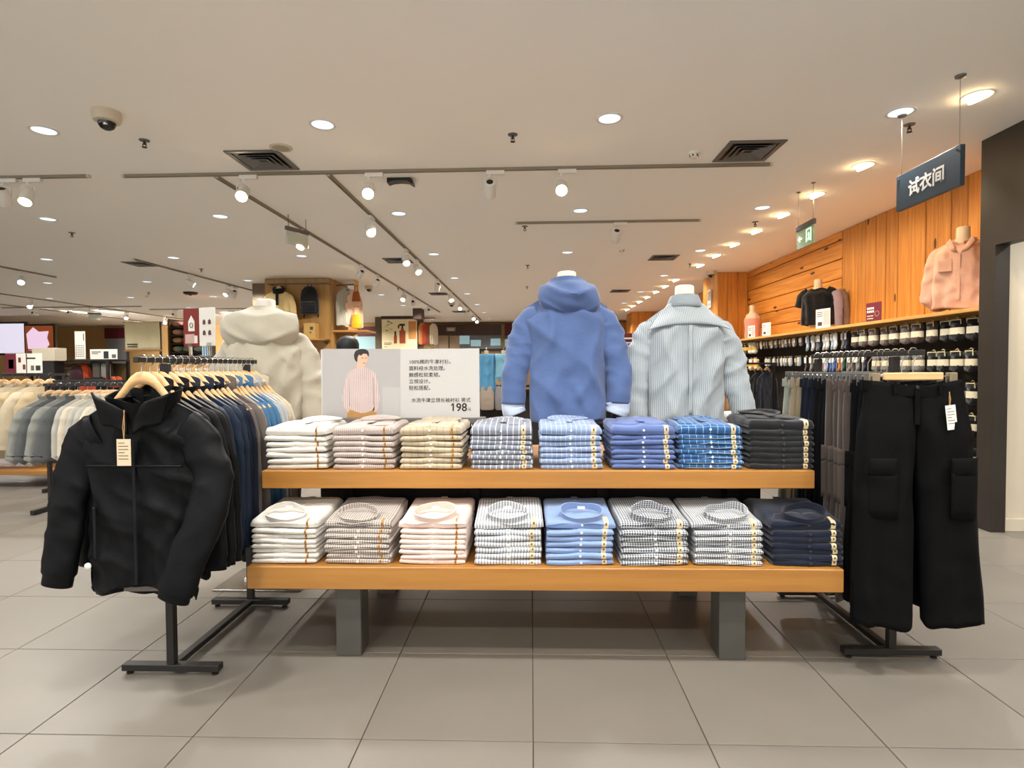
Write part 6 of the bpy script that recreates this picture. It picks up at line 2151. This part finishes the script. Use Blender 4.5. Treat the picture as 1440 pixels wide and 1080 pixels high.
m_gr1, m_gr2, m_gr3, m_gr4 = fabric('grey_marl', '#8f9088', slub=0.14, wrinkle=0.6), fabric('dark_marl', '#5d5f60', slub=0.14), fabric('pale_marl', '#b9b6ab', slub=0.14), fabric('ivory_jersey', '#d5cbb6', slub=0.1)
fill(xa + 0.02, xa + 0.36, GY, zr2, 4, [m_gr1, m_gr2], {'grey_marl': 'grey marl hooded sweatshirt hanging on the low rack', 'dark_marl': 'dark grey sweatshirt hanging on the low rack'}, 'sweatshirt', 'sweatshirt', 'grey sweatshirts', rz=0.85, L=0.55, sh=0.2, sd=260, hlabel='hanger of a grey sweatshirt on the low rack', sl=0.08, dep=0.018, spread=0.08, slf=0.28)
fill(xa + 0.38, xb - 0.03, GY, zr2, 9, [m_gr3, m_gr4, m_gr3], {'pale_marl': 'pale grey sweatshirt hanging on the low rack', 'ivory_jersey': 'ivory sweatshirt hanging on the low rack'}, 'sweatshirt', 'sweatshirt', 'pale sweatshirts', rz=0.85, L=0.52, sh=0.2, sd=270, hlabel='hanger of a pale sweatshirt on the low rack', sl=0.065, dep=0.015, slf=0.28)
# a second row behind with black and rust trousers on clips
BYR = 6.0
zr3 = at(140, 536, BYR).z
xa, xb = at(75, 536, BYR).x, at(175, 536, BYR).x
short_rack('thin rack of black and rust skirts behind the sweatshirts', xa, xb, BYR, zr3)
for k in range(14):
    cc_ = (fd, 'black') if k not in (8, 9, 10, 11) else (fabric('far_rust', '#9a4a24'), 'rust')
    x = lerp(xa + 0.1, xb - 0.05, (k + 0.5) / 14)
    make_trousers('trousers', f'{cc_[1]} trousers hanging on the thin rack behind the sweatshirts', cc_[0], (x, BYR, zr3 - 0.06), 1.0, f'{cc_[1]} trousers behind the sweatshirts', waist=0.16, L=0.6, hem=0.07, seed=280 + k % 3, res=0, dep=0.02, thigh=0.07)

# dark shelf unit with signs, parcels and bags
UY = 7.6
zu = at(110, 506, UY).z
xa, xb = at(58, 506, UY).x, at(168, 506, UY).x
o = thing('shelf_unit', 'dark metal shelf unit with open lower bay behind the sweatshirts', 'shelf unit', ((xa + xb) / 2, UY, 0))
w = xb - xa
for zz in (zu, zu - 0.3, 0.12):
    MB().box((0, 0.0, zz - 0.012), (w, 0.42, 0.024), 0.002).build('shelf', m_bmetal, o, smooth=False)
for sx in (-1, 1):
    for sy in (-1, 1):
        MB().box((sx * (w / 2 - 0.02), sy * 0.19, (zu - 0.024) / 2), (0.035, 0.035, zu - 0.026), 0.002).build('post', m_bmetal, o, smooth=False)
MB().box((0, 0.2, zu / 2), (w - 0.1, 0.02, zu - 0.1)).build('back_panel', plain('back_tan', '#7a6444', 0.8), o, smooth=False)


def stand_sign(px0, px1, py0, py1, Y, zb_, label, parts, tilt=0.0):
    a, c = at(px0, py1, Y), at(px1, py0, Y)
    w_, h_ = c.x - a.x, c.z - zb_
    o = thing('price_card', label, 'sign', ((a.x + c.x) / 2, Y, zb_), tilt)
    MB().box((0, 0, h_ / 2 + 0.003), (w_, 0.006, h_ - 0.004), 0.001).build('card', m_card, o, smooth=False)
    MB().box((0, 0, 0.003), (w_ * 0.9, 0.05, 0.005), 0.001).build('stand', m_gmetal, o, smooth=False)
    for nm, (u0, v0, u1, v1), mt in parts:
        MB().box((w_ * ((u0 + u1) / 2 - 0.5), -0.0036, h_ * (v0 + v1) / 2), (w_ * (u1 - u0), 0.0012, h_ * (v1 - v0))).build(nm, mt, o, smooth=False)
    return o


m_mar = plain('maroon_card', '#6a1828', 0.6)
m_pdark = plain('print_dark', '#2a2a2e', 0.6)
stand_sign(127, 165, 491, 505, UY - 0.05, zu, 'white price card with a black bag picture on the dark shelf unit', [('printed_text', (0.06, 0.7, 0.4, 0.78), m_pdark), ('printed_text', (0.06, 0.55, 0.3, 0.62), m_pdark), ('printed_picture', (0.5, 0.1, 0.68, 0.8), m_pdark), ('printed_picture', (0.8, 0.15, 0.95, 0.5), m_gmetal)])
stand_sign(69, 90, 490, 505, UY - 0.05, zu, 'pale price card with small figures at the end of the dark shelf unit', [('printed_picture', (0.3, 0.1, 0.5, 0.6), m_pdark), ('printed_picture', (0.6, 0.1, 0.8, 0.65), m_gmetal)])
a, c = at(106, 505, UY - 0.1), at(119.5, 466, UY - 0.1)
o = thing('banner', 'tall white calendar banner standing on the dark shelf unit', 'banner', ((a.x + c.x) / 2, UY - 0.1, zu))
bw, bh = c.x - a.x, c.z - zu
MB().box((0, 0, bh / 2 + 0.002), (bw, 0.006, bh), 0.001).build('panel', m_card, o, smooth=False)
MB().box((0, 0, 0.004), (bw, 0.08, 0.006), 0.001).build('stand', m_gmetal, o, smooth=False)
b = MB()
for r_ in range(6):
    for q_ in range(5):
        b.box((bw * (0.15 + 0.17 * q_ - 0.5), -0.0036, bh * (0.12 + 0.075 * r_)), (bw * 0.09, 0.001, bh * 0.03))
b.build('printed_dates', m_ink, o, smooth=False)
MB().box((bw * 0.36, -0.0036, bh * 0.8), (bw * 0.08, 0.001, bh * 0.25)).build('printed_title', m_ink, o, smooth=False)
# folded piles, open suitcase, rucksacks, flask
m_fold = [fabric('pile_ivory', '#d9cdb4'), fabric('pile_tan', '#b99a6c'), fabric('pile_teal', '#6f8c92')]
zsh = zu - 0.3
for k in range(7):
    p = at(86, 525, UY)
    f = Fold(0.24, 0.26, 0.038, 300 + k % 2)
    o = inst('folded_sweater', f.body(14).mesh('folded_sweater', m_fold[2 if k == 0 else k % 2], angle=50), None, (p.x, UY - 0.03, zsh + 0.001 + 0.04 * k))
    tag(o, {0: 'teal folded sweater at the bottom of the pile on the shelf unit'}.get(k, ('tan' if k % 2 else 'ivory') + ' folded sweater in the pile on the shelf unit'), 'sweater', 'folded sweaters on the shelf unit')
p = at(146, 530, UY)
o = thing('suitcase', 'open black suitcase packed with grey pouches on the shelf unit', 'suitcase', (p.x, UY - 0.05, zsh))
b = MB()
b.box((0, 0.05, 0.15), (0.28, 0.05, 0.28), 0.012)
so_ = b.build('shell', m_blackp, o, smooth=False)
so_.rotation_euler = (0, -0.12, 0)
MB().box((-0.05, 0.0, 0.15), (0.1, 0.06, 0.2), 0.015).build('pouch', fabric('pouch_dim', '#6f6c66'), o, smooth=False)
MB().box((0.07, -0.0, 0.15), (0.11, 0.06, 0.19), 0.015).build('pouch', fabric('pouch_mesh', '#a3a29c'), o, smooth=False)
MB().box((0, -0.06, 0.03), (0.28, 0.14, 0.05), 0.01).build('lower_shell', m_blackp, o, smooth=False)
p = at(122, 530, UY)
o = thing('rucksack', 'rust and dark rucksack beside the open suitcase', 'bag', (p.x, UY - 0.05, zsh))
rings = [[(float(a_ * spow(math.cos(t_), 0.6)), float(d_ * spow(math.sin(t_), 0.7)), z) for t_ in np.linspace(0, 2 * PI, 16, endpoint=False)] for z, a_, d_ in ((0.002, 0.09, 0.06), (0.03, 0.11, 0.075), (0.16, 0.1, 0.07), (0.24, 0.06, 0.04), (0.26, 0.02, 0.01))]
MB().loft(rings, cap=True).build('body', fabric('rust_nylon', '#a53f1e', rough=0.6), o, angle=60)
MB().loft([[(x - 0.05, y - 0.03, z * 0.9) for x, y, z in r] for r in rings], cap=True).build('pocket', fabric('plum_nylon', '#3b2226', rough=0.6), o, angle=60)
p = at(163, 536, UY)
o = thing('neck_pillow', 'orange neck pillow beside the open suitcase', 'pillow', (p.x, UY - 0.06, zsh + 0.035))
MB().tube([(0.08 * math.cos(a_), 0.06 * math.sin(a_), 0) for a_ in np.linspace(0.6, 5.6, 14)], 0.034, 10).build('ring', fabric('orange_jersey', '#c4511d'), o)
MB().box((0.06, -0.04, 0.0), (0.02, 0.012, 0.03), 0.003).build('label', m_card, o, smooth=False)

# signs in front of the fleece coats
zf = zr + 0.02
for (x0_, x1_, lb, parts) in ((8, 38, 'maroon and white offer card above the fleece coats', [('printed_panel', (0.0, 0.0, 0.5, 1.0), m_mar), ('printed_icon', (0.15, 0.25, 0.38, 0.7), m_card), ('printed_picture', (0.6, 0.55, 0.72, 0.8), m_mar), ('printed_picture', (0.8, 0.2, 0.92, 0.45), m_mar)]),
                               (37, 59, 'white price card with garment pictures above the fleece coats', [('printed_text', (0.05, 0.72, 0.6, 0.8), m_pdark), ('printed_picture', (0.3, 0.15, 0.5, 0.4), m_gmetal), ('printed_picture', (0.6, 0.15, 0.9, 0.4), m_pdark)])):
    stand_sign(x0_, x1_, 497, 516, AY - 0.01, zr + 0.014, lb, parts)
a, c = at(45, 507, AY + 0.9), at(76, 489, AY + 0.9)
o = thing('display_box', 'pale display carton behind the fleece coats', 'box', ((a.x + c.x) / 2, AY + 0.9, 0))
MB().box((0, 0.1, c.z - 0.085), (c.x - a.x, 0.2, 0.17), 0.004).build('carton', m_beige, o, smooth=False)
MB().box((0, 0.1, (c.z - 0.171) / 2), (c.x - a.x - 0.05, 0.16, c.z - 0.171), 0.004).build('plinth', m_bmetal, o, smooth=False)

# offer sign with clear clips on the rack behind the dark jackets
QY = 4.3
a, c = at(253, 487, QY), at(308, 433, QY)
zq = at(280, 503, QY).z
short_rack('black rack standing beyond the dark jackets, under the offer sign', at(235, 503, QY).x, at(352, 503, QY).x, QY, zq)
o = thing('offer_sign', 'maroon and white offer sign with tag pictures held by clear clips', 'sign', ((a.x + c.x) / 2, QY, zq + 0.014), -0.35)
w_, h_ = (c.x - a.x) / math.cos(0.35), c.z - a.z
z0 = a.z - zq - 0.014
MB().box((0, 0, z0 + h_ / 2), (w_, 0.004, h_), 0.001).build('card', m_card, o, smooth=False)
MB().box((-w_ * 0.25, -0.003, z0 + h_ / 2), (w_ * 0.5, 0.002, h_), 0.0).build('printed_panel', plain('brick_red', '#7c2019', 0.6), o, smooth=False)
b = MB().prism([(-w_ * 0.34, z0 + h_ * 0.4), (-w_ * 0.14, z0 + h_ * 0.4), (-w_ * 0.14, z0 + h_ * 0.66), (-w_ * 0.24, z0 + h_ * 0.82), (-w_ * 0.34, z0 + h_ * 0.66)], -0.0055, -0.004)
b.build('printed_tag', m_card, o, smooth=False)
MB().tube([(-w_ * 0.24 + 0.018 * math.cos(t_), -0.006, z0 + h_ * 0.56 + 0.018 * math.sin(t_)) for t_ in np.linspace(0, 6.28, 7)], 0.003, 5).build('printed_icon', m_gmetal, o)
MB().box((-w_ * 0.3, -0.0045, z0 + h_ * 0.2), (w_ * 0.3, 0.001, h_ * 0.25)).build('printed_cloth', plain('print_rose', '#c9a59c', 0.6), o, smooth=False)
MB().box((-w_ * 0.1, -0.0055, z0 + h_ * 0.18), (w_ * 0.1, 0.001, h_ * 0.2)).build('printed_tag', m_card, o, smooth=False)
for i in range(2):
    for j in range(2):
        xx, zz = w_ * (0.16 + 0.17 * i), z0 + h_ * (0.34 + 0.28 * j)
        MB().prism([(xx - 0.014, zz - 0.016), (xx + 0.014, zz - 0.016), (xx + 0.014, zz + 0.01), (xx, zz + 0.024), (xx - 0.014, zz + 0.01)], -0.004, -0.0025).build('printed_icon', plain('print_plum', '#5e3a3e', 0.6), o, smooth=False)
for s in (-1, 1):
    MB().box((s * w_ * 0.3, 0, z0 / 2 + 0.004), (0.02, 0.02, z0), 0.003).box((s * w_ * 0.3, 0.0, z0 + 0.012), (0.05, 0.018, 0.03), 0.004).build('clip', glass('acrylic'), o, smooth=False)
# white garments hanging below that sign
fill(at(238, 520, QY).x, at(350, 520, QY).x, QY, zq, 9, [fabric('far_white', '#d5d0c6'), fabric('far_ecru', '#c4b9a2')], {'far_white': 'white shirt hanging on the rack under the offer sign', 'far_ecru': 'ecru shirt hanging on the rack under the offer sign'}, 'shirt', 'shirt', 'shirts under the offer sign', rz=0.9, L=0.6, sh=0.18, sd=310, hlabel='hanger of a pale shirt under the offer sign')

# beige wall hanging, pillow shelves, bright screens on the far walls
FY = 12.6
a, c = at(177, 492, FY), at(225, 453, FY)
o = thing('wall_hanging', 'cream cloth banner hanging from a rod at the end of the aisle', 'banner', ((a.x + c.x) / 2, FY, 0))
w_, zb_, zt_ = c.x - a.x, a.z, c.z
MB().grid([[(u_ * w_, -0.02 + 0.008 * math.sin(u_ * 19 + z * 3), z) for u_ in np.linspace(-0.5, 0.5, 24)] for z in np.linspace(zb_, zt_, 8)]).build('cloth', fabric('cream_canvas_banner', '#dccfa6', wrinkle=0.2), o, solid=0.006)
MB().tube([(-w_ / 2 - 0.05, 0, zt_), (w_ / 2 + 0.05, 0, zt_)], 0.012, 8).build('rod', m_gmetal, o)
MB().box((0, -0.0, zb_ - 0.02), (w_ + 0.06, 0.05, 0.04), 0.004).build('base_bar', m_oak, o, smooth=False)
MB().box((-w_ * 0.28, -0.034, zb_ + 0.12), (w_ * 0.3, 0.003, 0.03)).box((-w_ * 0.28, -0.034, zb_ + 0.07), (w_ * 0.28, 0.003, 0.025)).build('printed_text', m_ink, o, smooth=False)
for s in (-1, 1):
    MB().box((s * w_ * 0.48, 0.03, zt_ / 2), (0.04, 0.04, zt_), 0.003).build('post', m_dbrown, o, smooth=False)
GY2 = 13.2
a, c = at(238, 512, GY2), at(285, 448, GY2)
o = thing('pillow_shelf', 'brown shelf unit with rows of rolled pillows', 'shelf unit', ((a.x + c.x) / 2, GY2, 0))
w_ = c.x - a.x
m_shb = plain('brown_shelf', '#5e4526', 0.7)
for s in (-1, 1):
    MB().box((s * w_ / 2, 0.25, c.z / 2), (0.04, 0.5, c.z), 0.003).build('side_panel', m_shb, o, smooth=False)
MB().box((0, 0.5, c.z / 2), (w_, 0.03, c.z), 0.003).build('back_panel', m_shb, o, smooth=False)
lv = [at(260, py, GY2).z for py in (512, 496, 483.5, 472, 460.5)]
for zz in lv:
    MB().box((0, 0.25, zz), (w_ - 0.04, 0.46, 0.025), 0.002).build('shelf', m_bmetal, o, smooth=False)
pc = [('#7d8268', 'olive'), ('#b58a62', 'tan'), ('#b98a72', 'blush'), ('#a87868', 'rose')]
for r_, zz in enumerate(lv[1:]):
    hx, nm = pc[r_]
    for k in range(3):
        q_ = thing('pillow', f'{nm} rolled pillow on the brown shelf unit', 'pillow', ((a.x + c.x) / 2 + (k - 1) * w_ * 0.3, GY2 + 0.2, zz + 0.014), 0, f'{nm} pillows on the brown shelves')
        MB().loft([[(rr_ * math.cos(t_), y_, 0.075 + rr_ * 0.62 * math.sin(t_)) for t_ in np.linspace(0, 2 * PI, 16, endpoint=False)] for y_, rr_ in ((-0.17, 0.05), (-0.15, 0.1), (0.0, 0.118), (0.15, 0.1), (0.17, 0.05))], cap=True).build('cover', fabric('pillow_' + nm, hx), q_, angle=60)
        MB().tube([(0.0, -0.165, 0.075), (0.0, -0.178, 0.075)], 0.02, 10).build('end_button', fabric('pillow_' + nm, hx), q_)
# blue striped cloth and panel beside it
o = tag(slabat('striped_panel', 286, 483, 296, 597, 12.9, fabric('blue_white_stripe', '#c9d6dc', 'stripe', '#4f86ab', 18, 0.5), 0.06), 'blue and white striped cloth panel beside the pillow shelves', 'cloth panel')

# bright screens on the far side wall
VY = 17.5
m_scr1 = emit('screen_lavender', '#c9c6d6', 0.36)
m_scr2 = emit('screen_pink', '#c9aec4', 0.4)
m_scr3 = emit('screen_amber', '#7a3a18', 0.3)
for x0_, x1_, y0_, y1_, lb, k in ((-40, 33, 455, 497, 'large pale lavender advertising screen on the far wall', 0), (36.5, 74, 458, 496, 'advertising screen with pink cloth picture on the far wall', 1)):
    a, c = at(x0_, y1_, VY), at(x1_, y0_, VY)
    o = thing('screen', lb, 'screen', ((a.x + c.x) / 2, VY, 0))
    w_, h_ = c.x - a.x, c.z - a.z
    MB().box((0, 0.06, (a.z + c.z) / 2), (w_ + 0.12, 0.1, h_ + 0.12), 0.01).build('frame', m_blackp, o, smooth=False)
    MB().box((0, 0.0, (a.z + c.z) / 2), (w_, 0.02, h_)).build('display', m_scr1 if k == 0 else m_scr3, o, smooth=False)
    if k:
        MB().prism([(-0.4 * w_, a.z + h_ * 0.1), (0.15 * w_, a.z + h_ * 0.02), (0.38 * w_, a.z + h_ * 0.3), (0.3 * w_, a.z + h_ * 0.55), (0.36 * w_, a.z + h_ * 0.8), (0.0, a.z + h_ * 0.78), (-0.2 * w_, a.z + h_ * 0.95), (-0.45 * w_, a.z + h_ * 0.7)], -0.014, -0.011).build('printed_cloth', m_scr2, o, smooth=False)
        MB().box((-0.3 * w_, -0.016, a.z + h_ * 0.12), (w_ * 0.3, 0.002, h_ * 0.03)).build('printed_text', m_pblack, o, smooth=False)
    MB().box((0, 0.06, (a.z - 0.06) / 2), (w_, 0.08, a.z - 0.062)).build('cabinet', m_wallb, o, smooth=False)
